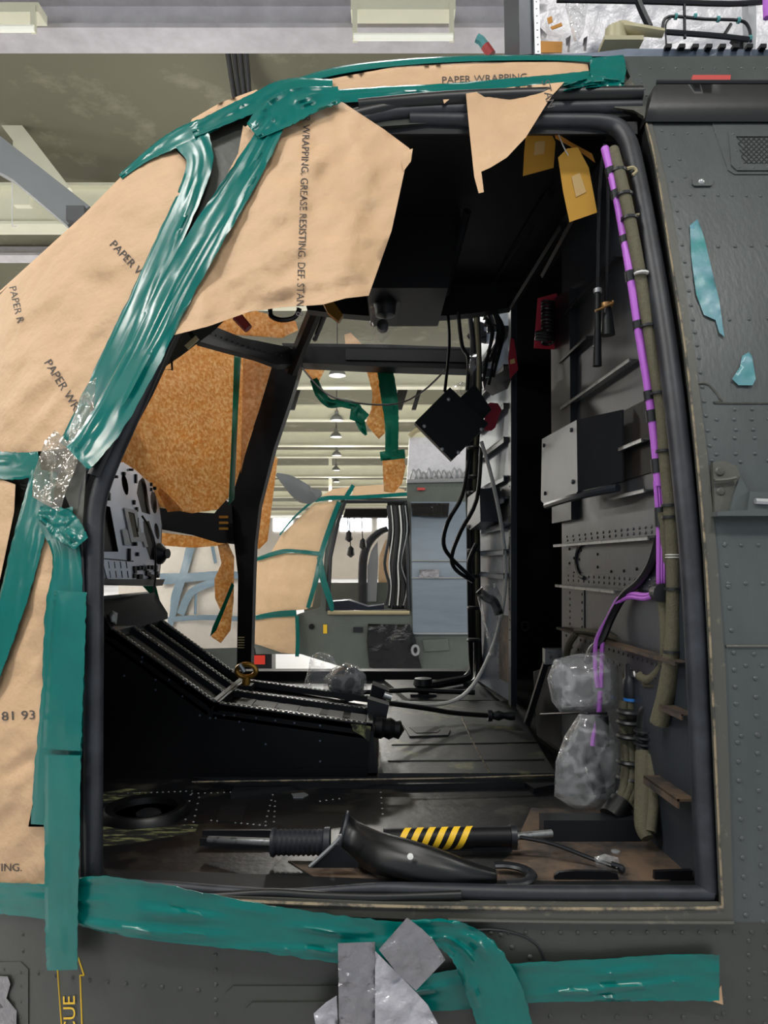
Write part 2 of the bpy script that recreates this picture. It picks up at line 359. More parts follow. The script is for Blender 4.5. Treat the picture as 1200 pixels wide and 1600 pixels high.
for (y0, y1, Y, m, dz) in ((2, 50, 8.0, 'h_beam2', 0), (292, 352, 12.4, 'h_beam', 0), (372, 400, 15.5, 'h_beam2', 0), (452, 478, 19, 'h_beam', 0), (568, 604, 22.0, 'h_beam', 0), (634, 656, 27.5, 'h_beam', 0),
                        (676, 696, 33, 'h_beam', 0), (704, 714, 38, 'h_beam', 0), (728, 745, 43, 'h_beam', 0), (750, 760, 50, 'h_beam', 0), (768, 777, 57, 'h_beam', 0), (784, 792, 64, 'h_beam', 0), (798, 804, 72, 'h_beam', 0)):
    k += 1; mb = MB(); a = P(-1400, y1, Y); b = P(2600, y0, Y); zc = (a.z+b.z)/2; h = b.z-a.z
    mb.box(((a.x+b.x)/2, Y+.15, zc), (b.x-a.x, .22, h)); mb.box(((a.x+b.x)/2, Y+.1, a.z), (b.x-a.x, .4, .05)); mb.box(((a.x+b.x)/2, Y+.1, b.z), (b.x-a.x, .4, .05))
    struct('trim_%d' % k, mb, m)
def trimpost(x0, y0, x1, y1, w, Y, m='h_beam', d=.12):
    global k; k += 1
    a = P(x0, y0, Y); b = P(x1, y1, Y); ww = w/F*Y/2; t = (b-a).normalized(); n = Vector((t.z, 0, -t.x))*ww
    struct('trim_%d' % k, MB().prism([a-n, b-n, b+n, a+n], (0, d, 0)), m)
trimpost(33, 45, 33, 320, 26, 11.6); trimpost(167, 175, 167, 320, 16, 12.9); trimpost(476, 45, 476, 170, 26, 10.2); trimpost(-40, 120, 98, 300, 26, 11.2); trimpost(-60, 150, 10, 230, 20, 12)
trimpost(390, 560, 390, 900, 7, 41); trimpost(516, 560, 516, 850, 5, 45); trimpost(640, 560, 640, 760, 5, 40)
for (x0, y0, x1, y1, r, Y, m, l) in ((-900, 92, 1500, 112, .035, 10.4, 'h_pipe', 'thin orange-brown pipe running below the hangar ceiling'), (-600, 176, 900, 190, .03, 11.4, 'h_dark', 'thin dark pipe below the ceiling, behind the orange pipe'),
                             (300, 808, 760, 806, .05, 30, 'white', 'thin white pipe across the far hangar')):
    tag(MB().tube([P(x0, y0, Y), P(x1, y1, Y)], r, 8, sm=0).build('ceiling_pipe', m), l, 'pipe')
cd = MB()
for i in range(4): cd.tube([P(346+i*10, 20, 8.78), P(352+i*10, 56, 9.2), P(366+i*8, 150, 9.9), P(430+i*6, 300, 11.5)], .034, 8, sm=0)
tag(cd.build('conduit_bundle', 'h_dark'), 'bundle of dark conduits sloping under the ceiling above the nose', 'conduit')
for (xs, Y, m) in (((458, 472), 24, 0), ((625, 640), 24, 1), ((655, 662), 24, 2)):
    tag(MB().prism([P(xs[0]-12, 640, Y), P(xs[1]-12, 640, Y), P(xs[1]+12, 559, Y), P(xs[0]+12, 559, Y)], (0, .12, 0)).build('duct_post', 'h_dark'), ['dark roof strut above the distant cockpit, left of three', 'dark roof strut behind the hanging teal tape, middle of three', 'dark roof strut beside the black plate, right of three'][m], 'strut')
# bell lamps
def lamp(loc, r=.24, lit=True):
    o = thing('bell_lamp', 'silver bell lamp hanging from the hangar ceiling', 'lamp', 'bell lamps under the hangar ceiling')
    MB().lathe((0, 0, 0), (0, 0, 1), [(r, 0), (r*.96, .06), (r*.75, .14), (r*.35, .22), (r*.28, .34), (r*.1, .38), (.01, .38)], 14).build('lamp_shade', 'lampm', o)
    MB().lathe((0, 0, .05), (0, 0, 1), [(.001, -.05), (r*.5, -.03), (r*.6, .05), (.001, .1)], 10).build('bulb', 'bulb', o)
    MB().tube([(0, 0, .36), (0, 0, 1.6)], .012, 6, sm=0).build('cable', 'cable', o)
    o.location = loc; return o
l0 = None
for (px, py, Y) in ((527, 587, 20.5), (526, 657, 26.8), (525, 683, 31), (526, 712, 36), (525, 735, 42), (525, 753, 48)):
    lo = P(px, py, Y)
    if l0 is None: l0 = lamp(lo)
    else:
        c = l0.copy(); COL.objects.link(c); c.location = lo
        for ch in l0.children: d = ch.copy(); COL.objects.link(d); d.parent = c
for X in (-18, -9, 0, 9, 18):
    for Y in (-1, 7, 15, 24, 33, 43, 54, 66, 78):
        if X == 0 and Y < 8: continue
        area_light('lamp_light', (hx(X, Y), Y, 6.4), .7, LAMP_W*(1.0 if Y < 20 else 1.7), (1, .97, .9))
        l = bpy.data.lights.new('lamp_and_fill_glow', 'POINT'); l.energy = 80 if Y > 18 else 70; l.color = (1, .98, .92); l.shadow_soft_size = .3
        q = bpy.data.objects.new('lamp_and_fill_glow', l); COL.objects.link(q); q.location = (hx(X, Y), Y, 6.1)
for (X, Y, Wt) in ((-4.5, -1.2, 210), (1.5, -2.0, 170), (-2.5, .6, 90)):
    area_light('key_light', (X, Y, 7.2), 1.6, Wt, (1, .98, .94), sy=.5)  # added key lights, raking down the near side to shade paper wrinkles
for X, Yl in ((-8, 10.3), (-2.5, 10.3), (3, 10.3), (-5, 3.6), (0, 3.6), (5, 3.6)): 
    l = bpy.data.lights.new('lamp_and_fill_glow', 'POINT'); l.energy = 70; l.shadow_soft_size = .4; q = bpy.data.objects.new('lamp_and_fill_glow', l); COL.objects.link(q); q.location = (X, Yl, 6.0)  # added fill points brightening near ceiling and beam faces, no fittings here
def tube_light(x0, x1, y0, y1, Y, label):
    o = thing('fluorescent_light', label, 'light')
    a = P(x0, y1, Y); b = P(x1, y0, Y); L = b.x-a.x
    MB().box((a.x+L/2, Y+.1, b.z+.02), (L, .2, .1)).build('housing', 'h_beam', o)
    MB().tube([(a.x+.03, Y-.02, a.z), (b.x-.03, Y-.02, a.z)], .035, 8, sm=0).build('tube', 'tube_l', o)
    for t in (.04, .96): MB().box((a.x+L*t, Y, (a.z+b.z)/2), (.05, .04, b.z-a.z+.06)).build('bracket', 'h_beam', o)
    settle(o, (a.x+L/2, Y, b.z+.08))
tube_light(548, 712, 10, 60, 7.6, 'white twin fluorescent fitting on the ceiling beam above the papered roof'); tube_light(-130, 60, 14, 47, 7.6, 'white fluorescent fitting at the left end of the ceiling beam')
o = thing('rotor_blade', 'grey drooping rotor blade behind the papered nose, top left', 'rotor blade')
MB().prism([P(-160, 120, 5.4), P(-60, 165, 5.4), P(60, 262, 5.2), P(140, 322, 5), P(105, 352, 5), P(20, 280, 5.2), P(-160, 180, 5.4)], (0, .06, -.01)).build('blade', 'blade', o); MB().box(P(122, 338, 4.99), (.12, .1, .1)).build('tip_cap', 'dark_metal', o)
hk = MB().tube([P(19, 270, 7.5), P(19, 345, 7.5), P(21, 353, 7.5), P(27, 353, 7.5)], .006, 6)
tag(hk.build('hanging_string', 'white'), 'thin white pull cord with hooked end hanging at upper left', 'cord')

# ================================================================= SECOND HELICOPTER (about 10 m away)
Y2 = 10.3
def D2(x, y):
    z = EZ-(y-HY)/F*Y2; d = Y2+.16*max(0, z-.9)**2+.35*max(0, .25-z)**2
    if x < 520: d += ((520-x)/150)**2*.9
    return d
o = thing('distant_helicopter', 'olive helicopter with tan-papered nose standing across the hangar', 'helicopter')
dh = [(522, 790), (633, 786), (638, 780), (640, 958), (506, 958), (505, 950), (512, 850)]
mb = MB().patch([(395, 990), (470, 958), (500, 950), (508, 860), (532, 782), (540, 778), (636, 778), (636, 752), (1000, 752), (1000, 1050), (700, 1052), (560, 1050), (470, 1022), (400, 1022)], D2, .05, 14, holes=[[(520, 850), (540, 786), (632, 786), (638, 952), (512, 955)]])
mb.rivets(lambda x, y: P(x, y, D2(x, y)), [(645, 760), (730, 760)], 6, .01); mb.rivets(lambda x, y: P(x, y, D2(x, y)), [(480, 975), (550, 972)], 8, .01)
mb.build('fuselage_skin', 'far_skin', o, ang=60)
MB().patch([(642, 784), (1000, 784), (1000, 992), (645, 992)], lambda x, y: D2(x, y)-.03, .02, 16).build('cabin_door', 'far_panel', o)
for yy in (876, 903, 990): MB().tube([P(643, yy, D2(643, yy)-.05), P(760, yy, D2(760, yy)-.05), P(990, yy, D2(990, yy)-.05)], .012, 6, sm=0).build('door_rail', 'alloy', o)
MB().patch([(660, 1000), (700, 998), (702, 1016), (664, 1018)], lambda x, y: D2(x, y)-.03, .02, 8).build('access_panel', 'far_skin', o)
MB().patch([(552, 980), (567, 980), (567, 988), (552, 988)], lambda x, y: D2(x, y)-.03, .02, 8).build('step_recess', 'dark_metal', o)
fr = MB()
fr.tube([P(x, y, D2(x, y)-.03) for x, y in ((512, 955), (516, 870), (528, 815), (540, 784), (634, 784), (637, 870), (639, 955))], .03, 6, sm=0); fr.build('door_frame', 'dark_metal', o)
MB().tube([P(512, 957, D2(512, 957)-.04), P(640, 957, D2(640, 957)-.04)], .03, 6, sm=0).build('door_sill', 'clip', o)
mb = MB()
for (x, w, Y) in ((612, .07, 10.6), (622, .05, 10.9), (632, .09, 10.5)): mb.tube([P(x, 788, Y), P(x+4, 850, Y), P(x-3, 950, Y)], w*.5, 6)
mb.patch([(605, 786), (634, 786), (638, 952), (612, 952)], K(11), .04, 20); mb.build('aft_bulkhead', 'black', o)
for i, (x, c, r) in enumerate(((617, 'cable', .04), (624, 'white', .018), (611, 'white', .012), (629, 'cable', .03), (606, 'cable', .03), (633, 'alloy', .012))):
    MB().tube([P(x, 790, 10.4), P(x+3, 830, 10.38), P(x-1-i, 880, 10.36), P(x-2+i, 915, 10.38), P(x-3, 946, 10.4)], r*.7, 6).build('cable', c, o)
MB().tube([P(567, 945, 12), P(567, 880, 12), P(575, 850, 12), P(592, 832, 12), P(606, 826, 12)], .05, 8, squash=(1.4, 1, 1)).build('far_door_frame', 'rubber', o)
MB().patch([(574, 940), (574, 885), (580, 860), (590, 846), (591, 880), (588, 940)], K(12.1), .05, 10).build('far_window_post', 'alloy', o)
MB().patch([(590, 945), (592, 870), (602, 845), (608, 840), (608, 942)], K(12.2), .03, 10).build('inner_paper', 'paper_far', o)
MB().patch([(516, 940), (545, 938), (575, 948), (600, 945), (600, 957), (514, 956)], K(10.9), .4, 10).build('cockpit_console', 'navy', o)
MB().patch([(540, 795), (610, 795), (604, 808), (536, 808)], K(11.3), .3, 12).build('overhead_panel', 'black', o)
for (x, y) in ((545, 838), (548, 862), (567, 850)): MB().lathe(P(x, y, 11.4), (0, 0, 1), [(.01, -.09), (.06, -.05), (.05, .05), (.01, .09)], 8).build('hanging_headset', 'cable', o)
for (x, y) in ((545, 838), (548, 862), (567, 850)): MB().tube([P(x, y, 11.4), P(x-2, 808, 11.4)], .008, 5, sm=0).build('headset_cord', 'cable', o)
# papers of the second aircraft: own sheets
def sheet2(poly, label, m='paper_far', off=.05, amp=.03, seed=0): return tag(MB().patch(poly, lambda x, y: D2(x, y)-off, .01, 8, amp=amp, csc=.35, seed=seed).build('paper_sheet', m, ang=80), label, 'paper', None)
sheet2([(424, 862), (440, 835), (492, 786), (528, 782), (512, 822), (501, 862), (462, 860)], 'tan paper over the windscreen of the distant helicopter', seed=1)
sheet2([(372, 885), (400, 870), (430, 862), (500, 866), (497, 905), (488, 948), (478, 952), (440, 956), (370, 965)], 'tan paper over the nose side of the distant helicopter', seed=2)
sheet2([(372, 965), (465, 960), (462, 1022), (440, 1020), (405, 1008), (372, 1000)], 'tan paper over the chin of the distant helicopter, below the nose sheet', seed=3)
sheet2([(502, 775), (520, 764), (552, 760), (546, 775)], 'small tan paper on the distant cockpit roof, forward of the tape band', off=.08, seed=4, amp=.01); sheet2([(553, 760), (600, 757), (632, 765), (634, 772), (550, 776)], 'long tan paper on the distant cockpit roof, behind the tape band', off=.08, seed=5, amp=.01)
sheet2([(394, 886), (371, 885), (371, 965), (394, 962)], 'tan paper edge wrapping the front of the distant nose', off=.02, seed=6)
def tape2(pts, label, **k): return tape(label, pts, D2, .09, nv=4, ridge=.01, th=.01, group=None, **k)
tape2([(400, 874, 6), (440, 862, 7), (470, 862, 6), (503, 866, 7)], 'teal tape along the foot of the distant windscreen paper')
tape2([(530, 784, 7), (516, 822, 8), (503, 862, 8), (494, 905, 8), (481, 950, 6)], 'teal tape down the door pillar of the distant helicopter')
tape2([(492, 782, 6), (515, 778, 7), (560, 777, 6), (636, 772, 6)], 'teal tape above the distant cockpit door')
tape2([(395, 966, 7), (430, 960, 9), (463, 958, 10)], 'teal tape over the distant chin paper'); tape2([(464, 962, 6), (465, 1000, 6), (464, 1026, 6)], 'teal tape down the rear edge of the distant chin paper')
tape2([(552, 758, 6), (546, 768, 7), (540, 778, 7)], 'teal tape band crossing the distant cockpit roof'); tape2([(499, 870, 8), (505, 905, 10), (516, 940, 9), (519, 955, 5)], 'loose pale teal tape tail at the distant door corner')
tape2([(437, 836, 3), (460, 808, 3), (492, 780, 4)], 'dark teal tape edging the slope of the distant windscreen')
tag(MB().patch([(575, 975), (640, 976), (650, 1000), (655, 1030), (660, 1048), (640, 1052), (600, 1050), (577, 1042), (573, 1002)], lambda x, y: D2(x, y)-.06, .02, 8, amp=.05, csc=.3).build('polythene_patch', 'black_tape', ang=80), 'black polythene patch taped low on the distant helicopter', 'sheeting')
tag(MB().patch([(642, 786), (702, 786), (700, 808), (644, 806)], lambda x, y: D2(x, y)-.08, .01, 8, amp=.03, csc=.2).build('polythene_patch', 'black_tape', ang=80), 'glossy black polythene strip beside the distant cockpit door top', 'sheeting')
tag(MB().patch([(655, 890), (686, 890), (686, 903), (655, 903)], lambda x, y: D2(x, y)-.08, .01, 8, amp=.02, csc=.2).build('foil_patch', 'foil', ang=80), 'small silver patch on the distant cabin door', 'tape')
tag(MB().tube([P(649+5*math.cos(a*.785), 1016+7*math.sin(a*.785), 10.1) for a in range(8)], .02, 6, closed=True, sm=3).build('hook_ring', 'alloy'), 'silver ring on the black patch of the distant helicopter', 'ring')
tag(MB().patch([(505, 976), (511, 976), (511, 990), (505, 990)], lambda x, y: D2(x, y)-.03, .01, 5).build('warning_decal', 'yellow_l', o), None)
for (x, y) in ((487, 979),): MB().lathe(P(x, y, D2(x, y)-.02), (0, -1, 0), [(.04, 0), (.04, .02), (.001, .02)], 10).build('drain_port', 'black', o)
MB().patch([(640, 684), (1000, 672), (1000, 752), (636, 752)], K(11.0), .3, 20, amp=.03, csc=.3).build('engine_bay_lining', 'white_q', o)
mb = MB(); random.seed(3)
for i in range(16): x = 640+i*8; mb.tube([P(x, 752-random.random()*6, 10.9), P(x+6, 738-random.random()*8, 10.85), P(x+13, 750, 10.9)], .016, 5)
mb.tube([P(636, 752, 10.8), P(740, 750, 10.8)], .03, 6, sm=0); mb.build('engine_pipes', 'alloy', o)
MB().tube([P(640, 682, 10.9), P(652, 672, 10.9), P(668, 672, 10.9), P(690, 688, 10.9)], .04, 6).build('cowl_hinge_arm', 'clip', o)
MB().patch([(652, 762), (664, 762), (664, 766), (652, 766)], lambda x, y: D2(x, y)-.04, .02, 6).build('red_marker', 'red2', o)
MB().tube([P(432, 741, 9.8), P(450, 752, 9.8), P(470, 768, 9.9), P(482, 774, 10), P(500, 770, 10.1)], [.02, .09, .13, .12, .05], 8, squash=(1, .4, 1)).build('drooping_blade', 'blade', o)
MB().box((P(560, 0, 10.6).x, 12.2, .9), (1.9, .1, .7)).build('far_side_skin', 'far_skin', o)
for xx in (.4, 1.6):
    MB().lathe((xx, 10.9, GZ+.2), (1, 0, 0), [(.01, -.06), (.17, -.06), (.2, -.03), (.2, .03), (.17, .06), (.01, .06)], 18).build('wheel', 'rubber_dark', o)
    MB().tube([(xx+.09, 10.9, GZ+.2), (xx+.09, 10.9, .3)], .03, 8, sm=0).build('wheel_strut', 'dark_metal', o)
settle(o, (.6, 10.8, GZ))
# third nose, seen through the front lower window
o = thing('papered_nose', 'rounded papered helicopter nose, colour paled for window haze, with blue-grey tape behind the cockpit', 'helicopter')
def D3(x, y): return 8.2+((x-330)/140)**2*1.0+((y-935)/130)**2*.7
MB().patch([(180, 850), (230, 838), (372, 838), (398, 880), (398, 985), (372, 1012), (260, 1015), (190, 990)], D3, .05, 9, amp=.03, csc=.4).build('paper_covering', 'paper_washed', o)
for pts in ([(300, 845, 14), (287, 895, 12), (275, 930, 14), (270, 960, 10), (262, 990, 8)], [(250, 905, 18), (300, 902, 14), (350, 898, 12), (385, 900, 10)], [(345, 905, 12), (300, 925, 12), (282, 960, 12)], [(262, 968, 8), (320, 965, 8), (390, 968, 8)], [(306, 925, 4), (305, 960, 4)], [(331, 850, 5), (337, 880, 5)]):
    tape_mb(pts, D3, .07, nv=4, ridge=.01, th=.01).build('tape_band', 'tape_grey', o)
MB().patch([(200, 1000), (370, 1010), (390, 1060), (220, 1070)], lambda x, y: D3(x, y)+.2, .3, 20).build('belly', 'far_skin', o)
MB().box((P(300, 1050, 8.6).x, 8.7, GZ+.2), (.25, .25, .45)).build('nose_jack', 'dark_metal', o)
settle(o, (P(300, 0, 8.6).x, 8.7, GZ))
# toolbox, fence, dark tables in distance
o = thing('equipment_case', 'dark grey case with an orange-red label on the hangar floor', 'case')
c = P(407, 1036, 11.6); c.z = GZ+.26
MB().box(c, (.42, .4, .44)).build('case_body', 'dark_metal', o); MB().box(c+Vector((0, 0, .23)), (.44, .42, .04)).build('lid', 'dark_metal', o)
MB().box(P(404, 1031, 11.37), (.2, .01, .14)).build('label_plate', 'redbox', o); settle(o, (c.x, c.y, GZ))
o = thing('fence_barrier', 'orange mesh barrier beyond the distant helicopter', 'barrier')
for i in range(5): MB().box((P(500+i*26, 0, 20).x, 20, .4), (.07, .07, 1.3)).build('post', 'dark_metal', o)
MB().box((P(555, 0, 20).x, 20.05, .45), (1.9, .02, .55)).build('mesh_panel', 'fence', o); MB().box((P(555, 0, 20).x, 19.95, .62), (2, .05, .06)).build('rail', 'dark_metal', o)
settle(o, (P(555, 0, 20).x, 20, GZ))

# ================================================================= THE NEAR HELICOPTER: shell
heli = thing('helicopter', 'olive-grey helicopter fuselage stripped for overhaul, with wide open cockpit doorway', 'helicopter')
# lower skin
mb = MB().patch([(-360, 1398), (150, 1398), (400, 1424), (760, 1438), (1140, 1440), (1780, 1440), (1780, 2150), (-360, 2150)], SK, .03, 34)
mb.rivets(lambda x, y: P(x, y, SK(x, y)), [(740, 1457), (1500, 1456)], 27, .0042)
for r in ([(-20, 1458), (200, 1456)], ): pass
RV = lambda pts, sp, r=.0042: mb.rivets(lambda x, y: P(x, y, SK(x, y)), pts, sp, r)
RV([(36, 1460), (36, 1486)], 26); RV([(8, 1514), (34, 1519)], 26); RV([(60, 1521), (140, 1532), (310, 1547)], 28); RV([(34, 1540), (34, 1760)], 25)
RV([(337, 1492), (337, 1700)], 22); RV([(367, 1552), (368, 1590)], 30); RV([(395, 1554), (520, 1560)], 26); RV([(860, 1588), (1120, 1590)], 56, .005)
RV([(1170, 1470), (1172, 1760)], 22); RV([(1195, 1480), (1197, 1760)], 40); RV([(783, 1460), (800, 1480), (828, 1495)], 22, .005); RV([(1130, 1560), (1130, 1700)], 22)
mb.build('lower_skin', 'skin', heli, ang=50)
# access panels slightly proud on the lower skin
def rr(x0, y0, x1, y1, r=8): return [(x0+r, y0), (x1-r, y0), (x1, y0+r), (x1, y1-r), (x1-r, y1), (x0+r, y1), (x0, y1-r), (x0, y0+r)]
for b in ((352, 1541, 560, 1720), (-80, 1503, 44, 1700)): MB().patch(rr(*b, 12), SKo(.0025), .002, 30).build('access_panel', 'skin', heli)
MB().patch(rr(384, 1567, 540, 1700, 10), SKo(.006), .003, 30).build('access_panel', 'skin', heli)
MB().tube([P(x, y, SK(x, y)-.001) for x, y in ((690, 1461), (760, 1452), (810, 1460), (840, 1478), (852, 1505))], .0022, 5).build('scribed_ring', 'dark_metal', heli)
# aft skin
aft = [(1030, 88), (1780, 84), (1780, 1441), (1143, 1441), (1141, 1250), (1134, 1050), (1120, 860), (1104, 700), (1086, 560), (1062, 400), (1040, 280), (1018, 190), (985, 120), (970, 88)]
mb = MB().patch(aft, SK, .03, 30)
RV([(1034, 205), (1046, 260), (1058, 330), (1070, 410), (1083, 500), (1092, 560), (1103, 650), (1112, 720)], 24)
RV([(1052, 210), (1140, 206)], 24, .0035); RV([(1062, 250), (1078, 305), (1210, 307), (1500, 305)], 24); RV([(1122, 386), (1200, 384), (1500, 382)], 26, .005)
RV([(1140, 500), (1200, 498), (1500, 496)], 27); RV([(1148, 640), (1500, 636)], 28); RV([(1120, 656), (1500, 652)], 28); RV([(1150, 672), (1500, 668)], 28); RV([(1117, 685), (1210, 684), (1500, 682)], 27); RV([(1119, 710), (1240, 708)], 28); RV([(1157, 722), (1200, 720)], 30)
RV([(1132, 852), (1500, 850)], 27); RV([(1133, 850), (1140, 950), (1146, 1020), (1150, 1100), (1156, 1250), (1165, 1430)], 30, .0046)
RV([(1138, 912), (1300, 911)], 27); RV([(1178, 1022), (1400, 1020)], 27); RV([(1165, 1040), (1400, 1040)], 27); RV([(1180, 1060), (1192, 1440)], 30, .0046); RV([(1158, 1150), (1400, 1148)], 27)
RV([(1016, 107), (1220, 107), (1500, 105)], 20, .0035); RV([(1000, 118), (1010, 150)], 12, .003)
mb.build('aft_skin', 'skin_aft', heli, ang=50)
MB().tube([P(x, y, SK(x, y)-.001) for x, y in ((1086, 600), (1105, 600), (1120, 615), (1128, 626), (1145, 630), (1500, 628))], .0022, 5).build('skin_seam', 'frame', heli)
MB().tube([P(x, y, SK(x, y)-.001) for x, y in ((1134, 1010), (1200, 1010), (1500, 1010))], .003, 5).build('skin_seam', 'frame', heli)
# roof skin, rain gutter
mb = MB().patch([(330, 182), (400, 150), (480, 122), (600, 99), (740, 92), (860, 88), (985, 88), (1012, 150), (1000, 180), (900, 186), (700, 190), (560, 200), (470, 260), (390, 330), (300, 440), (260, 420)], SKo(-.02), .03, 30); mb.build('roof_skin', 'skin', heli)
# nose skin under the paper
sil = [(-360, 800), (-160, 620), (0, 458), (60, 402), (130, 338), (190, 277), (250, 230), (330, 181)]
mb = MB().patch(sil+[(400, 190), (420, 240), (330, 380), (240, 520), (175, 640), (132, 745), (122, 800), (126, 1399), (-360, 1399)], SKo(-.045), .03, 30); mb.build('nose_skin', 'skin', heli)
# rounding of nose and roof away from us
mb = MB(); top = sil+[(400, 150), (480, 122), (600, 99), (740, 92), (860, 88), (985, 88), (1780, 84)]; rows = []
for x, y in top:
    p = P(x, y, SK(x, y)); r = [p]
    for j in range(1, 7):
        a = j/6*1.5; r.append(p+Vector((.12*(1-math.cos(a)) if x < 300 else 0, 1.0*math.sin(a)*.9, (.10 if x < 300 else .045)*math.sin(a)*1.0-.10*(1-math.cos(a)))))
    rows.append(r)
vs = [v for r in rows for v in r]; mb.add(vs, [(i*7+j, i*7+j+1, (i+1)*7+j+1, (i+1)*7+j) for i in range(len(rows)-1) for j in range(6)]); mb.build('crown_skin', 'skin', heli)
# door frame: outer painted strip, pale chipped edge, jamb, rubber seal
inner = [(1007, 182), (1024, 250), (1048, 400), (1070, 540), (1088, 700), (1102, 860), (1112, 1050), (1121, 1250), (1128, 1413)]
outer = [(985, 120), (1018, 190), (1040, 280), (1062, 400), (1086, 560), (1104, 700), (1120, 860), (1134, 1050), (1141, 1250), (1146, 1444)]
botI = [(1128, 1413), (900, 1413), (600, 1410), (400, 1402), (140, 1392)]
mb = MB().patch([(960, 150)]+outer+[(760, 1441), (400, 1427), (140, 1401)]+botI[::-1][:-1]+inner[::-1]+[(990, 172), (960, 168)], SKo(.004), .012, 18)
mb.build('door_frame', 'frame', heli)
edge = [P(x, y, SK(x, y)-.004) for x, y in ((1007, 182), (1024, 250), (1048, 400), (1070, 540), (1088, 700), (1102, 860), (1112, 1050), (1121, 1250), (1129, 1416), (1100, 1419), (900, 1420), (640, 1417), (400, 1409), (330, 1404))]
MB().tube(edge[:9], .0022, 5).build('frame_edge', 'pale_edge', heli); MB().tube(edge[8:], .0042, 6, sm=3, squash=(1, 1, .9)).build('frame_edge', 'pale_edge', heli)
MB().tube([P(x, y, SK(x, y)-.006) for x, y in ((1146, 1442), (900, 1441), (700, 1438))], .0035, 6).build('sill_ridge', 'frame', heli)
# jamb ribbon (black) going inwards
loop = [(1007, 182), (1024, 250), (1048, 400), (1070, 540), (1088, 700), (1102, 860), (1112, 1050), (1121, 1250), (1128, 1413), (900, 1413), (600, 1410), (400, 1402), (130, 1392), (128, 1100), (128, 800), (140, 740), (215, 600), (262, 500), (350, 350), (430, 255), (540, 185), (620, 178), (800, 172), (960, 168), (1007, 182)]
mb = MB(); A = [P(x, y, SK(x, y)+.004) for x, y in loop]; B = [a+Vector((0, .10, 0)) for a in A]; n = len(A); mb.add(A+B, [(i, i+1, i+1+n, i+n) for i in range(n-1)]); mb.build('door_jamb', 'liner', heli)
sp = lambda pts, o=-.01: [P(x, y, SK(x, y)-o) for x, y in pts]
seal = [(1106, 1392), (1099, 1250), (1090, 1050), (1080, 880), (1062, 700), (1042, 540), (1019, 400), (994, 270), (978, 215), (950, 194), (880, 190), (780, 190), (640, 188)]
MB().tube(sp(seal, -.028), [.021]*9+[.02, .018, .018, .018], 14).build('door_seal', 'rubber', heli)
MB().tube(sp([(1112, 1396), (1000, 1396), (850, 1396), (700, 1392), (600, 1388), (520, 1392), (440, 1398), (360, 1394), (240, 1384), (140, 1382)], -.02), [.014, .015, .015, .014, .011, .009, .011, .011, .01, .01], 12).build('sill_seal', 'rubber', heli)
MB().tube(sp([(720, 1398), (600, 1402), (500, 1400), (420, 1396), (300, 1402), (160, 1394)], -.008), .009, 10).build('sill_seal', 'rubber_dark', heli)
pil = [(146, 1396), (146, 1250), (147, 1050), (148, 860), (152, 790), (168, 735), (205, 650), (240, 570), (262, 520), (330, 400), (400, 300), (480, 225), (560, 190), (640, 176), (800, 172), (1000, 168)]
MB().tube(sp(pil, -.015), .0175, 14).build('door_pillar', 'rubber', heli)
MB().tube(sp([(150, 745), (190, 650), (228, 560), (250, 515), (320, 390), (390, 290), (470, 215), (560, 180), (700, 160), (1000, 152)], -.0), .017, 12).build('windscreen_frame', 'rubber_dark', heli)
MB().tube(sp([(136, 740), (126, 800), (132, 1000), (131, 1390)], .0), .006, 8).build('pillar_edge', 'dark_metal', heli)
MB().patch([(108, 722), (135, 728), (128, 830), (112, 800), (100, 770)], SKo(.008), .003, 12).build('pillar_foot_plate', 'frame', heli)
MB().tube(sp([(560, 166), (700, 156), (860, 150), (1002, 148)], .012), [.016, .02, .02, .02], 10).build('upper_gutter', 'rubber_dark', heli)
# rain gutter of the cabin
gl = [(1008, 190), (1022, 135), (1030, 130), (1780, 128), (1780, 186), (1200, 190)]
mb = MB().patch(gl, lambda x, y: SK(x, y)-.012-.05*max(0, min(1, (190-y)/55))**.6, .05, 14); mb.build('rain_gutter', 'rubber_dark', heli)
MB().tube([P(x, 129, SK(x, 129)-.062) for x in (1026, 1200, 1500, 1780)], .006, 8, sm=0).build('gutter_lip', 'dark_metal', heli)
MB().patch([(1083, 117), (1142, 117), (1141, 127), (1081, 127)], SKo(.015), .03, 10).build('red_marker', 'red2', heli)
# vent
MB().patch([(1112, 192), (1300, 192), (1300, 272), (1148, 272), (1138, 266)], SKo(.003), .003, 16).build('vent_surround', 'skin_aft', heli)
g = MB().patch([(1138, 205), (1300, 205), (1300, 266), (1152, 266), (1143, 258)], SKo(.007), .004, 14, holes=[[(1150, 213), (1290, 213), (1290, 256), (1161, 256)]])
g.rivets(lambda x, y: P(x, y, SK(x, y)-.007), [(1146, 210), (1155, 262), (1290, 262)], 22, .003); vf = g.build('vent_frame', 'skin_aft', heli)
mb = MB()
for i in range(-10, 26):
    a = (1150+i*8, 213); 
    for sx in (1, -1):
        x0, x1 = (a[0], a[0]+sx*43)
        pts = [(x0+(x1-x0)*t, 213+43*t) for t in (0, .25, .5, .75, 1)]; pts = [q for q in pts if 1150 <= q[0]-(q[1]-213)*.2 <= 1292]
        if len(pts) > 1: mb.tube([P(x, y, SK(x, y)-.003) for x, y in pts], .0016, 4, sm=0, cap=False)
mb.build('vent_mesh', 'dark_metal', heli); MB().patch([(1148, 211), (1292, 211), (1292, 258), (1160, 258)], SKo(.001), .001, 14).build('vent_recess', 'grille', heli)
mb = MB().patch(rr(1082, 277, 1114, 290, 3), SKo(.006), .006, 8); o = mb.build('latch_plate', 'skin_aft', heli); MB().dome(P(1096, 284, SK(1096, 284)-.006), (0, -1, 0), .007, .004).build('latch_button', 'alloy', o)
